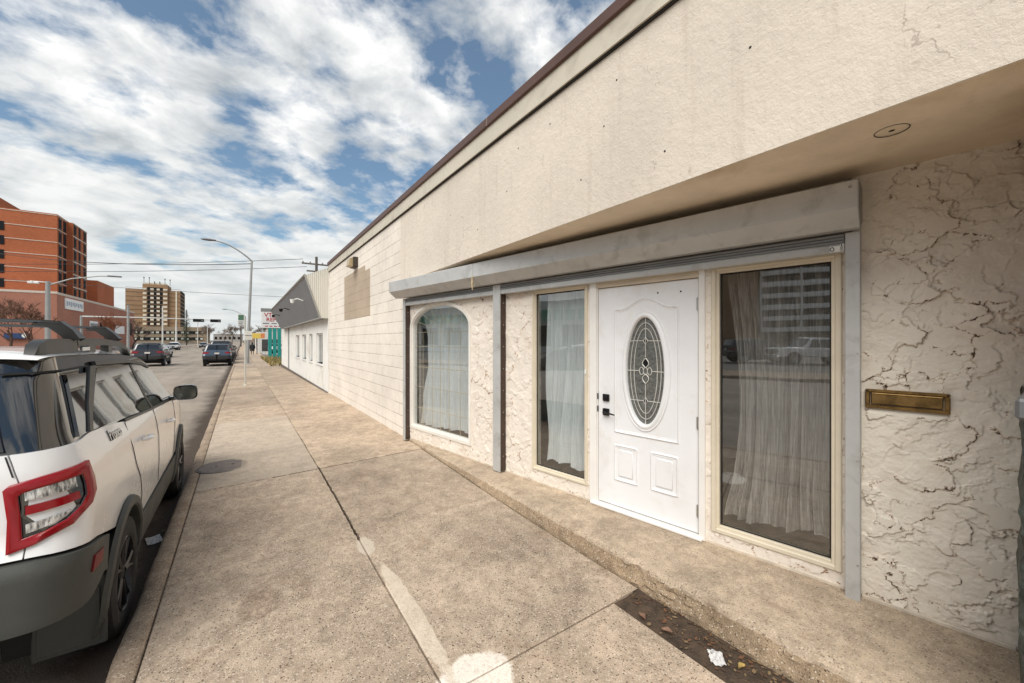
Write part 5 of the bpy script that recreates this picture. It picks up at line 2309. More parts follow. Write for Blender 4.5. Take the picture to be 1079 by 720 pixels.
def make_ribbed(name, colr, sc, axis='Y'):
    t = NT(name)
    c = t.coord()
    w = t.n('ShaderNodeTexWave', wave_type='BANDS', bands_direction=axis)
    w.inputs['Scale'].default_value = sc
    t.L.new(c, w.inputs['Vector'])
    colo = t.mix(t.ramp(w.outputs[0], [(.0, .22), (.3, 0.)]), colr, tuple(q * .6 for q in colr))
    return t.bsdf(colo, .55, 0., t.bump(w.outputs[0], .5, .03), .4)


nb_ = empty('white_shop_building', (0, 0, 0), 0, 'white shop building with leaning grey metal canopy next to the block wall', 'building')
Y0, Y1 = 13.17, 30.5
b = MB()


def side_wall(b, X, y0, y1, z0, z1, holes, th=.2):
    ys_ = sorted({y0, y1, *[h[0] for h in holes], *[h[1] for h in holes]})
    zs_ = sorted({z0, z1, *[h[2] for h in holes], *[h[3] for h in holes]})
    for a, c_ in zip(ys_[:-1], ys_[1:]):
        for d, e in zip(zs_[:-1], zs_[1:]):
            if any(h[0] < .5 * (a + c_) < h[1] and h[2] < .5 * (d + e) < h[3] for h in holes):
                continue
            b.box(X, X + th, a, c_, d, e)


HN = [(14.2, 15.55, .88, 1.92), (16.5, 17.4, .88, 1.92), (18.3, 19.6, .88, 1.92), (20.6, 22.2, .88, 1.92)]
side_wall(b, 2.20, Y0, Y1, -.9, 3.75, HN)
b.box(2.4, 11., Y0, Y0 + .2, -.9, 3.75)
b.box(2.4, 11., Y1 - .2, Y1, -.9, 3.75)
b.box(2.2, 11., Y0, Y1, 3.75, 3.85)
b.build('wall', M['white_wall'], nb_)
b = MB()
b.box(2.155, 2.2, Y0 + .02, Y1, -.9, .06)
b.build('wall_base', plain('dark_plinth', (.13, .105, .09), .8), nb_)
for h in HN:
    b = MB()
    b.box(2.30, 2.33, h[0], h[1], h[2], h[3])
    w_ = b.build('window', car_glass('shop_glass', (.05, .055, .055)), nb_)
    b = MB()
    for a, c_ in ((h[0], h[0] + .06), (h[1] - .06, h[1])):
        b.box(2.26, 2.30, a, c_, h[2], h[3])
    b.box(2.26, 2.30, h[0], h[1], h[3] - .06, h[3])
    b.box(2.16, 2.30, h[0] - .04, h[1] + .04, h[2] - .06, h[2])
    b.build('frame', M['white'], w_)
b = MB()
ctop, cbot = 1.56, 1.985
# leaning front sheet, soffit, top
b.poly([(cbot, Y0 + .03, 2.36), (cbot, Y1 - 2.6, 2.36), (ctop, Y1, 3.64), (ctop, Y0 + .03, 3.64)])
b.poly([(cbot, Y0 + .03, 2.36), (cbot, Y1 - 2.6, 2.36), (2.2, Y1 - 2.6, 2.36), (2.2, Y0 + .03, 2.36)])
b.poly([(ctop, Y0 + .03, 3.64), (ctop, Y1, 3.64), (2.2, Y1, 3.93), (2.2, Y0 + .03, 3.93)])
b.poly([(cbot, Y1 - 2.6, 2.36), (2.2, Y1 - 2.6, 2.36), (2.2, Y1, 3.93), (ctop, Y1, 3.64)])
b.build('canopy', make_cladding(), nb_, fix=False)
b = MB()
b.poly([(cbot, Y0 + .025, 2.36), (2.2, Y0 + .025, 2.36), (2.2, Y0 + .025, 3.93), (ctop, Y0 + .025, 3.64)])
b.build('canopy_side', make_ribbed('cream_ribbed_metal', (.68, .655, .58), 6., 'X'), nb_, fix=False)
b = MB()
b.tube([(ctop - .01, Y0 + .02, 3.65), (ctop - .01, Y1, 3.65)], .03, 6)
b.tube([(ctop - .01, Y0 + .02, 3.65), (cbot - .01, Y0 + .02, 2.36), (2.2, Y0 + .02, 2.355)], .025, 6)
b.tube([(cbot - .01, Y0 + .02, 2.36), (cbot - .01, Y1 - 2.6, 2.36)], .02, 6)
b.build('canopy_trim', plain('canopy_edge', (.36, .35, .32), .5), nb_)
for y in (15.3, 20.2, 25.4):
    b = MB()
    zz = 3.05
    xf = cbot + (ctop - cbot) * (zz - 2.36) / 1.28
    b.tube([(xf, y, zz), (xf - .18, y, zz + .06), (xf - .30, y, zz + .02)], .022, 6)
    b.lathe([(.02, 0), (.06, .02), (.085, .14)], 12, c=(xf - .33, y, zz - .11))
    b.build('canopy_lamp', M['white'] if y < 16 else M['black'], nb_)
b = MB()
b.box(2.165, 2.2, 25.3, 25.6, -.3, 2.36)
b.build('drain_pipe', plain('grey_pipe', (.25, .25, .25), .6), nb_)
b = MB()
b.tube([(2.6, 13.9, 3.85), (2.6, 13.9, 4.02), (2.75, 13.9, 4.06)], .05, 8)
b.build('roof_vent', M['steel'], nb_)

# ------------------------------------------------------------------ teal sign pylon and things beyond
M['teal'] = make_ribbed('teal_metal', (.02, .27, .235), 2.0, 'X')
py = empty('sign_pylon', (2.65, 50.5, fall(50)), 0, 'white repair sign raised on teal metal pylons past the grey canopy', 'sign')
b = MB()
for x in (-.12, .32, .76):
    b.bbox(x - .17, x + .17, -.2, .2, -.3, 3.3, .02)
islands(b, 'pylon', M['teal'], py)
b = MB()
b.bbox(-.95, 1.9, -.22, .22, 3.3, 5.45, .03)
sp_ = b.build('sign_panel', plain('sign_white', (.74, .73, .71), .5, var=.05), py)
b = MB()
b.box(-.97, 1.92, -.235, .235, 5.10, 5.46)
b.build('sign_header', plain('sign_header_grey', (.22, .22, .21), .6), py)
m_red = plain('sign_red', (.42, .05, .05), .6)
m_gry = plain('sign_grey_text', (.16, .16, .18), .6)
RX = Matrix.Rotation(R(90), 4, 'X')
text_mesh('sign_text', 'VTECH', .62, m_red, py, Matrix.Translation((.30, -.235, 4.72)) @ RX, .004, .01)
text_mesh('sign_text', 'REPAIR', .58, m_red, py, Matrix.Translation((.42, -.235, 4.22)) @ RX, .004, .01)
b = MB()
for i, (x0, x1) in enumerate(((-.8, -.2), (.0, .5), (.65, 1.1))):
    b.box(x0, x1, -.232, -.22, 3.76, 3.86)
islands(b, 'sign_rule', m_gry, py)
b = MB()
for i in range(5):
    b.box(-.6 + .42 * i, -.32 + .42 * i, -.232, -.22, 3.46, 3.56)
islands(b, 'sign_rule', m_red, py)

sh = empty('pale_shop', (5.2, 74, fall(74)), 0, 'pale low shop standing behind the yellow sign far along the pavement', 'building')
b = MB()
b.box(-3.2, 6., 0, 14, -.5, 3.4)
b.build('wall', plain('pale_wall', (.62, .60, .57), .8), sh)
b = MB()
b.box(-2.6, -.2, -.03, .0, .3, 2.2)
b.box(-3.23, -3.2, 2, 6, .4, 2.3)
b.build('window', car_glass('far_glass', (.06, .06, .06)), sh)
ys_ = empty('yellow_sign', (1.75, 66.5, fall(66)), 0, 'small yellow and orange sign on a post above the walking person', 'sign')
b = MB()
b.tube([(0, 0, 0), (0, 0, 2.3)], .05, 8)
b.build('post', M['matte_trim'], ys_)
b = MB()
b.bbox(-.65, .45, -.06, .06, 2.3, 3.05, .02)
b.build('sign_panel', plain('sign_yellow', (.72, .52, .10), .6), ys_)
b = MB()
b.bbox(.46, .95, -.06, .06, 2.35, 3.05, .02)
b.build('sign_end', plain('sign_orange', (.65, .22, .07), .6), ys_)

# weeds at the foot of the pylons
b = MB()
rnd = random.Random(4)
for k in range(500):
    x = 1.65 + rnd.random() ** 1.5 * 1.6
    y = rnd.uniform(31, 50)
    z = gz(1.9, y)
    hgt = rnd.uniform(.1, .38)
    a = rnd.uniform(0, 3.14)
    dx, dy = math.cos(a) * .05, math.sin(a) * .05
    lx, ly = rnd.uniform(-.12, .12), rnd.uniform(-.12, .12)
    b.poly([(x - dx, y - dy, z), (x + dx, y + dy, z), (x + dx * .3 + lx, y + dy * .3 + ly, z + hgt)], rnd.randint(0, 1))
tag(b.build('weeds', [plain('weed_straw', (.34, .24, .08), .8), plain('weed_green', (.16, .15, .05), .8)], fix=False), kind='stuff', label='straw coloured weeds along the pavement edge by the teal pylons', cat='weeds')


# ------------------------------------------------------------------ person walking away
def make_person(loc):
    root = empty('person', loc, 0, 'person in a long black coat and dark trousers walking away on the pavement', 'person')
    J = [  # name: position, radius
        ((0, 0, .95), .135), ((0, .01, 1.12), .13), ((0, .015, 1.32), .165), ((0, .01, 1.47), .075), ((0, 0, 1.56), .055), ((0, .02, 1.66), .10), ((0, .01, 1.76), .07),
        ((-.19, .01, 1.42), .07), ((-.27, -.03, 1.15), .055), ((-.25, .04, .93), .042), ((-.24, .09, .84), .035),
        ((.19, .01, 1.42), .07), ((.28, .02, 1.15), .055), ((.27, -.06, .95), .042), ((.26, -.08, .86), .035),
        ((-.10, .03, .86), .095), ((-.11, .12, .50), .065), ((-.11, .14, .10), .045), ((-.11, .26, .05), .04),
        ((.10, -.03, .86), .095), ((.11, -.05, .50), .065), ((.11, -.22, .13), .045), ((.11, -.12, .04), .04)]
    E = [(0, 1), (1, 2), (2, 3), (3, 4), (4, 5), (5, 6), (2, 7), (7, 8), (8, 9), (9, 10), (2, 11), (11, 12), (12, 13), (13, 14), (0, 15), (15, 16), (16, 17), (17, 18), (0, 19), (19, 20), (20, 21), (21, 22)]
    me = bpy.data.meshes.new('body_skin')
    me.from_pydata([j[0] for j in J], E, [])
    o = bpy.data.objects.new('body_skin', me)
    COL.objects.link(o)
    md = o.modifiers.new('skin', 'SKIN')
    for i, j in enumerate(J):
        me.skin_vertices[0].data[i].radius = (j[1], j[1] * .85)
    me.skin_vertices[0].data[0].use_root = True
    sd = o.modifiers.new('sub', 'SUBSURF')
    sd.levels = sd.render_levels = 2
    dg = bpy.context.evaluated_depsgraph_get()
    dg.update()
    m2 = bpy.data.meshes.new_from_object(o.evaluated_get(dg))
    bpy.data.objects.remove(o)
    m2.name = 'body'
    skin = plain('skin', (.38, .22, .15), .6)
    trous = plain('dark_trousers', (.02, .02, .024), .85)
    shoe = plain('pale_shoes', (.45, .43, .40), .7)
    m2.materials.clear()
    for mt in (skin, trous, shoe):
        m2.materials.append(mt)
    for p in m2.polygons:
        z = sum(m2.vertices[v].co.z for v in p.vertices) / len(p.vertices)
        p.material_index = 2 if z < .16 else 1 if (z < .80 or (z < 1.5 and abs(p.center.x) < .2)) else 0
        p.use_smooth = True
    bo = bpy.data.objects.new('body', m2)
    COL.objects.link(bo)
    bo.parent = root
    blk = plain('black_coat', (.012, .012, .014), .8, var=.25, vs=12)
    b = MB()
    rows = []
    for z, rx, ry in ((.62, .27, .20), (.8, .25, .19), (1.0, .225, .17), (1.2, .24, .175), (1.36, .26, .17), (1.45, .20, .13), (1.52, .09, .085)):
        rows.append([(rx * math.cos(2 * math.pi * k / 18), .01 + ry * math.sin(2 * math.pi * k / 18), z) for k in range(18)])
    b.grid(rows, closed_u=True)
    for sx, pts in ((-1, [(-.2, .01, 1.43), (-.275, -.03, 1.15), (-.25, .05, .90)]), (1, [(.2, .01, 1.43), (.285, .02, 1.15), (.27, -.07, .92)])):
        b.tube(pts, [.085, .075, .06], 10)
    b.build('coat', blk, root, smooth=True)
    b = MB()
    b.lathe([(0, 1.79), (.05, 1.785), (.092, 1.74), (.105, 1.68), (.10, 1.60), (.07, 1.56)], 14)
    h = b.build('hair', plain('dark_hair', (.02, .014, .010), .7), root, smooth=True)
    return root


make_person((1.12, 62.5, fall(62)))

# ------------------------------------------------------------------ street furniture
M['galv'] = plain('galvanised_steel', (.33, .33, .32), .5, metal=.3, var=.08, vs=3)
M['galv_dk'] = plain('weathered_steel', (.17, .17, .17), .55, metal=.3)

sp1 = empty('sign_pole', (.10, 17.95, gz(.1, 17.95)), 0, 'thin pale sign pole on the pavement carrying a parking sign', 'sign')
b = MB()
b.tube([(0, 0, 0), (0, 0, 2.62)], .028, 8)
b.lathe([(.06, 0), (.05, .02), (.03, .04)], 10)
b.build('pole', plain('pale_pole', (.50, .49, .44), .5), sp1)
b = MB()
b.bbox(-.23, -.035, -.02, .0, 2.24, 2.70, .004)
b.tube([(-.05, -.01, 2.45), (0, 0, 2.45)], .012, 6)
ps = b.build('parking_sign', plain('sign_face', (.62, .63, .60), .5), sp1)
b = MB()
b.box(-.215, -.05, -.024, -.0205, 2.47, 2.67)
b.build('green_symbol', plain('sign_green', (.07, .16, .10), .5), ps)
b = MB()
for k in range(3):
    b.box(-.21, -.06 - .03 * (k % 2), -.024, -.0205, 2.27 + .06 * k, 2.295 + .06 * k)
b.build('sign_line', m_gry, ps)
b = MB()
b.bbox(-.02, .22, -.05, -.03, 1.72, 2.06, .004)
nt = b.build('notice_board', plain('notice_white', (.66, .64, .58), .6), sp1)
b = MB()
b.box(0, .20, -.054, -.0505, 1.88, 1.905)
b.build('notice_line', m_gry, nt)


def street_lamp(loc, h, reach, label, top=1.5, rad=.10, lean=0.):
    root = empty('street_lamp', loc, 0, label, 'street lamp', 'street lamps')
    b = MB()
    b.tube([(0, 0, -.2), (lean * .5, 0, h * .5), (lean, 0, h)], [rad, rad * .8, rad * .6], 10)
    b.lathe([(rad * 2, 0), (rad * 1.9, .06), (rad * 1.1, .1)], 12)
    b.build('pole', M['galv'], root, smooth=True)
    b = MB()
    pts = []
    for k in range(9):
        t = k / 8
        pts.append((lean - reach * t, 0, h + top * math.sin(t * math.pi / 2 * .98) ** .9))
    b.tube(pts, [.06 - .025 * k / 8 for k in range(9)], 8)
    b.build('arm', M['galv'], root, smooth=True)
    b = MB()
    x, z = pts[-1][0], pts[-1][2]
    rows = []
    for u, w, hh in ((.15, .05, .05), (0, .11, .07), (-.25, .15, .09), (-.55, .14, .08), (-.75, .06, .03)):
        rows.append([(x + u, w * math.cos(a), z + .02 + hh * math.sin(a)) for a in [2 * math.pi * k / 10 for k in range(10)]])
    b.grid(rows, closed_u=True)
    b.build('lamp_head', M['galv_dk'], root, smooth=True)
    return root


street_lamp((.32, 36.3, fall(36)), 8.0, 2.35, 'tall street lamp with curved arm rising behind the parking sign pole', 1.25, .12, .30)
street_lamp((.6, 104, fall(62)), 7.3, 3.4, 'farther street lamp whose arm shows left of the parking sign pole', 1.4, .12, 0)

# large pole with floodlights on the left pavement
fp = empty('floodlight_pole', (-15.9, 58.2, fall(58)), 0, 'thick grey pole with lamp arm and floodlights before the brick tower', 'pole')
b = MB()
b.tube([(0, 0, -.3), (0, 0, 7.9)], [.24, .17], 12)
b.build('pole', M['galv'], fp, smooth=True)
b = MB()
b.tube([(0, 0, 7.5), (1.6, 0, 8.3), (3.6, 0, 8.75), (4.3, 0, 8.8)], [.07, .06, .05, .045], 8)
b.build('arm', M['galv'], fp, smooth=True)
b = MB()
b.bbox(4.2, 5.3, -.15, .15, 8.76, 8.9, .05)
b.build('lamp_head', M['galv_dk'], fp)
for x in (-.75, -1.15):
    b = MB()
    b.tube([(0, 0, 7.8), (x, 0, 7.85)], .03, 6)
    b.bbox(x - .16, x + .16, -.14, .14, 7.6, 7.82, .03)
    b.build('floodlight', M['white'], fp)

# traffic signal mast
ts = empty('traffic_signal', (-22.8, 97.5, fall(62)), 0, 'long horizontal signal mast reaching over the street with two traffic lights', 'traffic light')
b = MB()
b.tube([(0, 0, -.3), (0, 0, 6.3)], [.2, .16], 10)
b.build('pole', M['galv'], ts, smooth=True)
b = MB()
b.tube([(0, 0, 6.15), (8, 0, 6.2), (19.3, 0, 6.05)], [.15, .12, .07], 8)
b.build('mast_arm', plain('pale_mast', (.50, .50, .48), .5, metal=.2), ts, smooth=True)
for x in (15.8, 18.45):
    b = MB()
    b.bbox(x - .85, x + .85, -.12, .12, 5.62, 6.22, .05)
    sg = b.build('signal_head', M['black'], ts)
    b = MB()
    for q in (-.55, 0, .55):
        b.lathe([(.2, -.30), (.21, -.12)], 12, axis=1, c=(x + q, 0, 5.92))
    islands(b, 'visor', M['gloss_black'], sg)
    b = MB()
    b.lathe([(0, -.13), (.17, -.13)], 12, axis=1, c=(x + .55, 0, 5.92))
    b.build('lens', plain('signal_lens_grey', (.25, .27, .26), .3), sg)


def plain_pole(loc, h, rad, mat, label, arm=0.):
    root = empty('light_pole', loc, 0, label, 'pole', 'poles along the far kerb')
    b = MB()
    b.tube([(0, 0, -.3), (0, 0, h)], [rad, rad * .7], 8)
    b.build('pole', mat, root, smooth=True)
    if arm:
        b = MB()
        b.tube([(0, 0, h - .15), (arm * .5, 0, h + .3), (arm, 0, h + .4)], .05, 6)
        b.bbox(arm - .1, arm + .6, -.1, .1, h + .36, h + .48, .03)
        b.build('lamp_arm', M['galv_dk'], root)
    else:
        b = MB()
        b.lathe([(rad * .9, h), (rad * .9, h + .06), (0, h + .1)], 8)
        b.build('cap', mat, root)
    return root


M['pale_steel'] = plain('pale_steel', (.62, .61, .57), .5)
plain_pole((-16, 92, fall(62)), 8.0, .22, M['galv'], 'grey pole rising across the signal mast left of the dark SUV')
plain_pole((-14.6, 116, fall(62)), 9.6, .16, M['pale_steel'], 'slim white pole in front of the tan hotel tower')
plain_pole((-12.5, 118, fall(62)), 6.4, .22, M['pale_steel'], 'short white pole right of the tan hotel podium')
plain_pole((-13.0, 178, fall(62)), 8.5, .14, M['pale_steel'], 'pale pole with a lamp arm far beyond the short white pole', 1.6)
plain_pole((-12.4, 215, fall(62)), 8.5, .16, M['pale_steel'], 'pale pole with lamp arm left of the distant conifer', 1.8)
plain_pole((-.3, 150, fall(62)), 8.0, .2, plain('timber_pole', (.08, .065, .055), .8), 'dark timber pole far ahead left of the parking sign pole')

# utility pole and wires
up_ = empty('utility_pole', (5.6, 39.5, -.3), 0, 'timber utility pole with crossarms rising behind the grey canopy roof', 'pole')
b = MB()
b.tube([(0, 0, -.4), (0, 0, 9.6)], [.15, .11], 8)
b.build('pole', plain('old_timber', (.10, .085, .075), .85), up_, smooth=True)
b = MB()
b.box(-1.2, 1.2, -.06, .06, 8.85, 8.98)
b.box(-.8, .8, -.06, .06, 8.2, 8.32)
islands(b, 'crossarm', plain('grey_timber', (.13, .115, .10), .85), up_)
b = MB()
for x in (-1.1, -.5, .5, 1.1):
    b.lathe([(.05, 8.98), (.07, 9.06), (.03, 9.14)], 8, c=(x, 0, 0))
islands(b, 'insulator', M['galv'], up_)


def wire(p, q, sag, rad, label):
    b = MB()
    p, q = Vector(p), Vector(q)
    pts = []
    for k in range(25):
        t = k / 24
        v = p.lerp(q, t)
        v.z -= sag * 4 * t * (1 - t)
        pts.append(v)
    b.tube(pts, rad, 5)
    return tag(b.build('power_line', M['matte_trim'], None, smooth=True), label, 'wire', 'overhead wires')


wire((-31.5, 84, 14.2), (.65, 36.3, 7.6), .9, .03, 'uppermost overhead wire running from the brick tower to the street lamp')
wire((-40, 73, 9.9), (4.5, 39.5, 8.98), .7, .022, 'second overhead wire slanting down to the utility pole')
wire((-40, 73, 9.2), (4.8, 39.5, 8.32), .7, .022, 'third overhead wire just below the second')
wire((-46, 110, 13.2), (14, 75, 9.0), .5, .03, 'lowest overhead wire crossing above the signal mast')


# ------------------------------------------------------------------ buildings on the left
M['brick'] = make_brick('orange_brick', (.47, .145, .058), (.38, .108, .046), (.30, .15, .10))
M['brick_lt'] = make_brick('pink_brick', (.43, .19, .13), (.38, .16, .11), (.36, .2, .15))
M['band'] = plain('pale_band', (.60, .52, .44), .8)
M['dkglass'] = plain('dark_windows', (.016, .017, .02), .75, spec=.12)

bt = empty('brick_tower', (-32, 122, 0), 0, 'tall orange brick tower block with pale floor bands and lower podium', 'building')
b = MB()
b.box(-34, 0, 0, 14.8, -1, 28.2)
b.box(-10, .9, 5.5, 15, -1, 27.9)
b.box(-34, -11, 10, 30, 28.2, 32.5)
b.build('wall', M['brick'], bt)
b = MB()
for k in range(8):
    z = 28.0 - 2.85 * k
    b.box(-34, .03, -.08, .0, z - .13, z)
    b.box(.0, .06, -.08, 5.5, z - .13, z)
    b.box(.9, .96, 5.4, 15, z - .3, z - .08)
b.build('floor_band', M['band'], bt)
for k in range(7):
    z = 25.3 - 2.85 * k
    for (x, y0, y1) in ((.05, .7, 2.3), (.05, 3.3, 4.9), (.95, 6.1, 7.6), (.95, 9.2, 10.4), (.95, 12.6, 14.2)):
        b = MB()
        b.box(x - .02, x, y0, y1, z, z + 2.35)
        w_ = b.build('window', M['dkglass'], bt)
        if y0 in (.7, 6.1, 12.6):
            b = MB()
            b.box(x, x + .08, y0, y1, z + 2.0, z + 2.35)
            b.box(x, x + .10, y0, y1, z, z + .18)
            b.build('frame', M['track'], w_)
for k in range(6):
    z = 25.0 - 2.85 * k
    b = MB()
    b.box(-9.6, -7.15, -.10, -.02, z - 1.3, z + .5)
    b.build('window', M['dkglass'], bt)
b = MB()
b.box(-28, 4, -15.4, 0, -1, 10.5)
b.box(-28, 4, 0, 47, -1, 10.3)
pod = b.build('podium', M['brick_lt'], bt)
b = MB()
b.box(-28, 4.05, -15.46, -15.3, 10.2, 10.6)
b.box(3.9, 4.06, -15.4, 47, 10.1, 10.55)
b.build('podium_band', M['band'], bt)
b = MB()
b.box(-12, 1, 23, 39, 10.3, 17.2)
b.build('annex', M['brick'], bt)
b = MB()
b.box(4.02, 4.16, -11.8, -1.5, 7.7, 9.8)
hs = b.build('podium_sign', M['white'], bt)
b = MB()
for i in range(9):
    b.box(4.16, 4.19, -11.2 + 1.05 * i, -10.6 + 1.05 * i, 8.3 + .2 * (i % 2), 9.2)
b.build('sign_mark', plain('sign_blue_grey', (.30, .36, .45), .6), hs)
for (y0, y1, z0, z1) in ((3, 9, 4.2, 6.0), (11, 17, 4.2, 6.0), (24, 34, 3.4, 5.6), (37, 44, 3.2, 6.8)):
    b = MB()
    b.box(4.02, 4.1, y0, y1, z0, z1)
    b.build('window', M['dkglass'] if y0 in (11, 37) else M['white'], bt)
b = MB()
for i in range(6):
    b.box(4.1, 4.14, 3.5 + .95 * i, 4.1 + .95 * i, 4.7, 5.5)
b.build('podium_lettering', m_gry, bt)
b = MB()
b.box(-2.1, .7, -15.9, -15.42, 1.95, 2.9)
bs_ = b.build('blue_banner', plain('banner_blue', (.025, .06, .16), .6, var=.5, vs=.8), bt)
b = MB()
b.lathe([(0, -16.0), (.40, -16.0), (.43, -15.9)], 20, axis=1, c=(.35, 0, 2.5))
b.build('banner_disc', M['white'], bs_)
b = MB()
b.box(-30, -16, -15.6, -15.42, 5.5, 6.5)
b.build('podium_window', M['dkglass'], bt)

tt = empty('hotel_tower', (-45, 335, -.4), 0, 'distant tan hotel tower with dark balcony bay and rooftop antennas', 'building')
M['tan'] = make_brick('tan_brick', (.34, .215, .125), (.30, .19, .11), (.30, .2, .13), .6, .2)
b = MB()
b.box(-14.5, 11.5, 0, 26, 0, 34.2)
b.box(-6.5, 5.5, -1.2, 14, 0, 37.6)
b.build('wall', M['tan'], tt)
b = MB()
for k in range(11):
    z = 6 + 2.75 * k
    b.box(-4.2, 3.0, -1.5, -1.22, z, z + 2.1)
b.build('balcony_bay', M['dkglass'], tt)
m_pale = plain('pale_panels', (.66, .58, .46), .8)
b = MB()
for k in range(11):
    z = 6 + 2.75 * k
    for x0, x1 in ((-6.3, -4.6), (3.3, 5.3), (-2.8, -1.2), (.2, 1.7)):
        b.box(x0, x1, -1.75, -1.55, z + .2, z + 1.5)
tag(b.build('balcony_panel', m_pale, tt), kind='stuff')
b = MB()
for k in range(12):
    z = 5 + 2.75 * k
    b.box(-14.5, -6.6, -.15, .0, z - .2, z)
    b.box(5.6, 11.5, -.15, .0, z - .2, z)
tag(b.build('floor_line', plain('dark_tan', (.18, .11, .07), .8), tt), kind='stuff')
b = MB()
b.box(9.2, 10.0, -.3, .0, 4, 34.2)
b.build('pilaster', m_pale, tt)
b = MB()
for k in range(12):
    z = 4.5 + 2.6 * k
    b.box(11.5, 11.65, 2, 24, z, z + 1.7)
b.build('window', M['dkglass'], tt)
b = MB()
b.box(-5.5, 4.5, .5, 12, 37.6, 38.6)
b.build('roof_house', m_pale, tt)
rnd = random.Random(2)
for k in range(6):
    b = MB()
    x = -6 + 12.5 * k / 5
    h = rnd.uniform(1.4, 4.2)
    b.tube([(x, 0, 37.5), (x, 0, 38.0 + h)], .13, 5)
    b.box(x - .25, x + .25, -.2, .2, 37.2 + h, 38.0 + h)
    b.build('antenna', M['matte_trim'], tt)
b = MB()
b.box(-15.5, 26, -9, 20, 0, 10.5)
b.build('podium', plain('podium_tan', (.27, .205, .14), .85, var=.12, vs=.2), tt)
for z in (2.0, 6.0):
    b = MB()
    b.box(-14, 24, -9.2, -9.02, z, z + 1.9)
    o = b.build('window', M['dkglass'], tt)
    b = MB()
    for k in range(16):
        if k % 3 != 1:
            b.box(-13.5 + 2.4 * k, -12.1 + 2.4 * k, -9.3, -9.2, z + .3, z + 1.5)
    b.build('blind', plain('pale_blind', (.50, .50, .42), .8), o)

# across the street, seen mirrored in the shop windows
ab = empty('apartment_block', (-112, -20, 0), 0, 'long apartment block with white balcony bands, mirrored in the right window', 'building', 'buildings across the street mirrored in the glass')
b = MB()
b.box(-16, 0, -30, 27, -1, 36)
b.build('wall', plain('apartment_brown', (.20, .145, .11), .85), ab)
b = MB()
for k in range(12):
    z = 4 + 2.8 * k
    b.box(0, 1.4, -30, 27, z - .2, z + .95)
b.build('balcony', plain('apartment_white', (.72, .73, .72), .8), ab)
b = MB()
for k in range(12):
    z = 5 + 2.8 * k
    for j in range(15):
        b.box(0, .1, -29.5 + 3.8 * j, -27.4 + 3.8 * j, z, z + 1.7)
b.build('window', M['dkglass'], ab)
b = MB()
for j in range(8):
    b.box(.6, 1.5, -30 + 8.1 * j, -29.6 + 8.1 * j, 4, 37)
b.build('pilaster', plain('apartment_white2', (.68, .69, .68), .8), ab)
tb = empty('tan_block', (-108, 24, 0), 0, 'tan tower widened to close the sky gap beside the apartment block, mirrored in the right window', 'building', 'buildings across the street mirrored in the glass')
b = MB()
b.box(-14, 0, -16.5, 8, -1, 24)  # widened to keep a bright strip of sky out of the reflection
b.box(-14, -4, 8, 20, -1, 20)
b.build('wall', M['tan'], tb)
b = MB()
for k in range(7):
    for j in range(4):
        b.box(0, .1, -7.5 + 4 * j, -5.9 + 4 * j, 3 + 2.9 * k, 4.7 + 2.9 * k)
b.build('window', M['dkglass'], tb)
gs = empty('green_trim_shop', (-44, 26, 0), 0, 'low white shop with green and white awning, mirrored in the left windows', 'building', 'buildings across the street mirrored in the glass')
b = MB()
b.box(-10, 0, -10, 40, -1, 7.5)
b.build('wall', plain('shop_white', (.55, .56, .54), .8), gs)
b = MB()
for k in range(25):
    b.box(0, .9, -10 + 2 * k, -9 + 2 * k, 4.6, 6.1)
b.build('awning', plain('awning_green', (.12, .32, .22), .8), gs)
b = MB()
for k in range(8):
    b.box(0, .1, -8 + 6 * k, -4 + 6 * k, .8, 3.9)
b.build('window', M['dkglass'], gs)


# ------------------------------------------------------------------ trees
def bare_tree(name, loc, h, seed, col, label, spread=.5, levels=5, rad=.16, twig=True, group='bare trees along the street'):
    rnd = random.Random(seed)
    root = empty(name, loc, rnd.uniform(0, 6), label, 'tree', group)
    tr, cr = MB(), MB()

    def grow(p, d, l, r, lv):
        segs = 3
        pts, rad_ = [p], [r]
        q = p.copy()
        dd = d.copy()
        for s in range(segs):
            dd = (dd + Vector((rnd.gauss(0, .12), rnd.gauss(0, .12), .06))).normalized()
            q = q + dd * l / segs
            pts.append(q.copy())
            rad_.append(r * (1 - .4 * (s + 1) / segs))
        (tr if lv < 2 else cr).tube(pts, rad_, 6 if lv < 2 else 3, caps=False)
        if lv >= levels:
            return
        for k in range(rnd.randint(3, 4) if lv else rnd.randint(4, 6)):
            t = rnd.uniform(.45, 1.0)
            base = pts[min(int(t * segs), segs)] if t < 1 else pts[-1]
            base = pts[0].lerp(pts[-1], t) if lv else base
            i = min(int(t * segs), segs - 1)
            base = pts[i].lerp(pts[i + 1], t * segs - i)
            a = rnd.uniform(0, 6.283)
            side = Vector((math.cos(a), math.sin(a), 0))
            nd = (dd * (1 - spread) + side * spread + Vector((0, 0, .22))).normalized()
            grow(base, nd, l * rnd.uniform(.55, .78), max(rad_[-1] * rnd.uniform(.45, .65), h * .0028), lv + 1)
    grow(Vector((0, 0, -.2)), Vector((0, 0, 1)), h * .36, rad, 0)
    m1_ = plain('bark', tuple(q * .6 for q in col), .9)
    m2_ = plain('twigs', col, .9)
    tr.build('trunk', m1_, root, smooth=True, fix=False)
    cr.build('crown', m2_, root, fix=False)
    return root


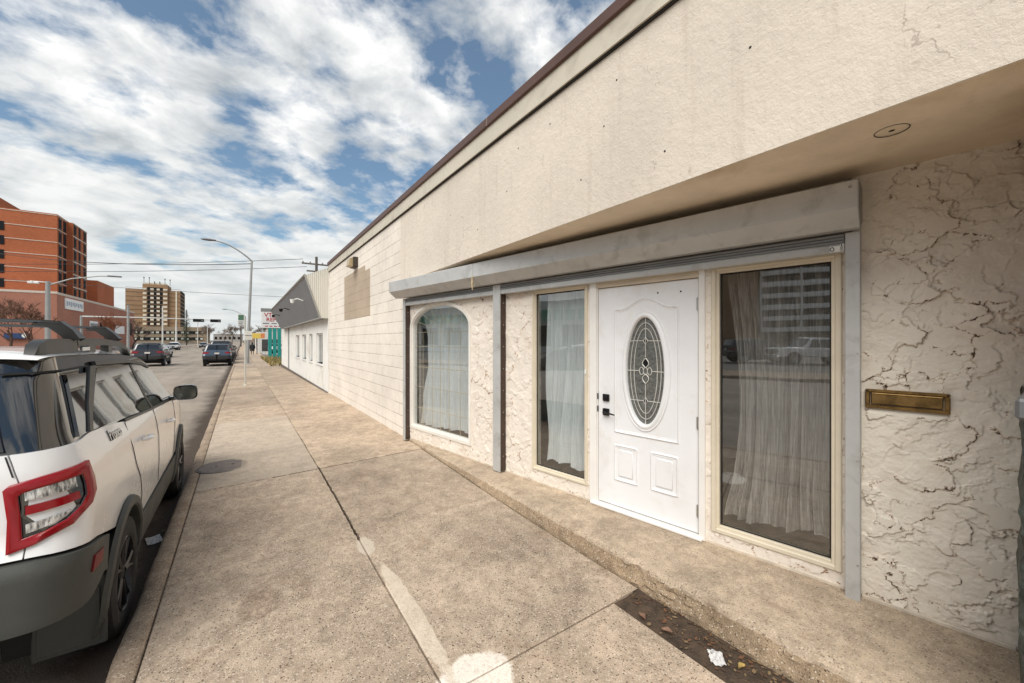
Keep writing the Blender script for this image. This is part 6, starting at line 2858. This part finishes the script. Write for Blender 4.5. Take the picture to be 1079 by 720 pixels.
bare_tree('bare_tree', (-23.2, 80, -.3), 9.8, 5, (.17, .085, .055), 'reddish bare tree before the brick podium, right behind the thick pole', .55, 5, .2)
bare_tree('bare_tree', (-25.8, 82, -.3), 10., 8, (.17, .09, .06), 'reddish bare tree at the far left before the brick podium', .55, 5, .2)
bare_tree('bare_tree', (-19.6, 94, -.3), 8.0, 12, (.24, .09, .045), 'orange budding tree under the signal mast left of the dark SUV', .5, 5, .14)
bare_tree('bare_tree', (-21.5, 128, -.3), 9.5, 15, (.10, .07, .055), 'dark bare tree before the tan hotel podium', .5, 4, .2)
for k, (x, y, h, lab) in enumerate(((-14, 240, 13, 'brown bare tree just right of the distant conifer'), (-8, 260, 11, 'brown bare tree second from the distant conifer'),
                                    (-4, 235, 12, 'grey brown bare tree straight above the slate blue crossover'), (1, 250, 12, 'grey brown bare tree left of the street lamp pole'), (4.5, 210, 11, 'brown bare tree just right of the street lamp pole'))):
    bare_tree('bare_tree', (x, y, -.4), h, 30 + k, (.19, .125, .085) if k % 2 else (.16, .12, .095), lab, .55, 5, .22, group='bare trees at the end of the street')


def conifer(loc, h, w, seed, label, cat='tree'):
    rnd = random.Random(seed)
    root = empty('conifer_tree', loc, 0, label, cat, 'evergreen trees')
    b = MB()
    b.tube([(0, 0, -.3), (0, 0, h)], [w * .06, .02], 7)
    b.build('trunk', plain('conifer_bark', (.07, .05, .035), .9), root)
    c = MB()
    nl = 26
    for i in range(nl):
        t = i / (nl - 1)
        z = h * (.10 + .88 * t)
        r = w * (1 - t) ** .85 * rnd.uniform(.75, 1.1) + .15
        nb = int(9 + 8 * (1 - t))
        for k in range(nb):
            a = rnd.uniform(0, 6.283)
            rr = r * rnd.uniform(.55, 1.08)
            drop = rr * .25
            for q in range(7):
                f = (q + 1) / 7
                x, y, zz = math.cos(a) * rr * f, math.sin(a) * rr * f, z - drop * f * f + rnd.uniform(-.1, .1)
                s = rnd.uniform(.25, .5) * w * .16 * (1.2 - .5 * f)
                e1 = Vector((rnd.gauss(0, 1), rnd.gauss(0, 1), rnd.gauss(0, .5))).normalized() * s
                e2 = Vector((rnd.gauss(0, 1), rnd.gauss(0, 1), rnd.gauss(0, .5))).normalized() * s
                P = Vector((x, y, zz))
                c.poly([P - e1, P + e2, P + e1 * .9 + Vector((0, 0, -s * .4))], rnd.randint(0, 1))
    c.build('crown', [plain('needle_dark', (.028, .045, .028), .8), plain('needle_mid', (.055, .075, .045), .8)], root, fix=False)
    return root


conifer((-18.5, 205, -.4), 14.5, 3.6, 3, 'tall narrow dark conifer right of the tan hotel podium')
conifer((4.6, 118, -.4), 8.6, 1.9, 4, 'dark evergreen rising right behind the street lamp pole')
conifer((-30, 330, -.4), 14, 4.2, 6, 'small dark evergreen behind the tall conifer')

# far low buildings closing the street
random.seed(31)
for (x, y, w, d, h, colr, lab) in ((-36, 420, 22, 20, 9, (.30, .25, .20), 'low brown building closing the street left of the conifer'), (-12, 520, 26, 20, 8, (.36, .33, .30), 'pale low building at the very end of the street'),
                                   (18, 430, 26, 24, 9, (.30, .22, .18), 'reddish low building at the end of the pavement'), (12, 110, 14, 18, 5, (.50, .48, .45), 'pale grey building beyond the pale shop')):
    r_ = empty('low_building', (x, y, -.4), 0, lab, 'building')
    b = MB()
    b.box(-w / 2, w / 2, 0, d, -.3, h)
    b.build('wall', plain('far_wall', colr, .85), r_)
    b = MB()
    n = int(w / 4)
    for k in range(n):
        b.box(-w / 2 + 1 + 4 * k, -w / 2 + 3.2 + 4 * k, -.08, 0, h * .35, h * .7)
    b.build('window', M['dkglass'], r_)
    b = MB()
    b.box(-w / 2 - .2, w / 2 + .2, -.2, d + .2, h, h + .4)
    b.build('roof', plain('far_roof', (.16, .14, .13), .85), r_)
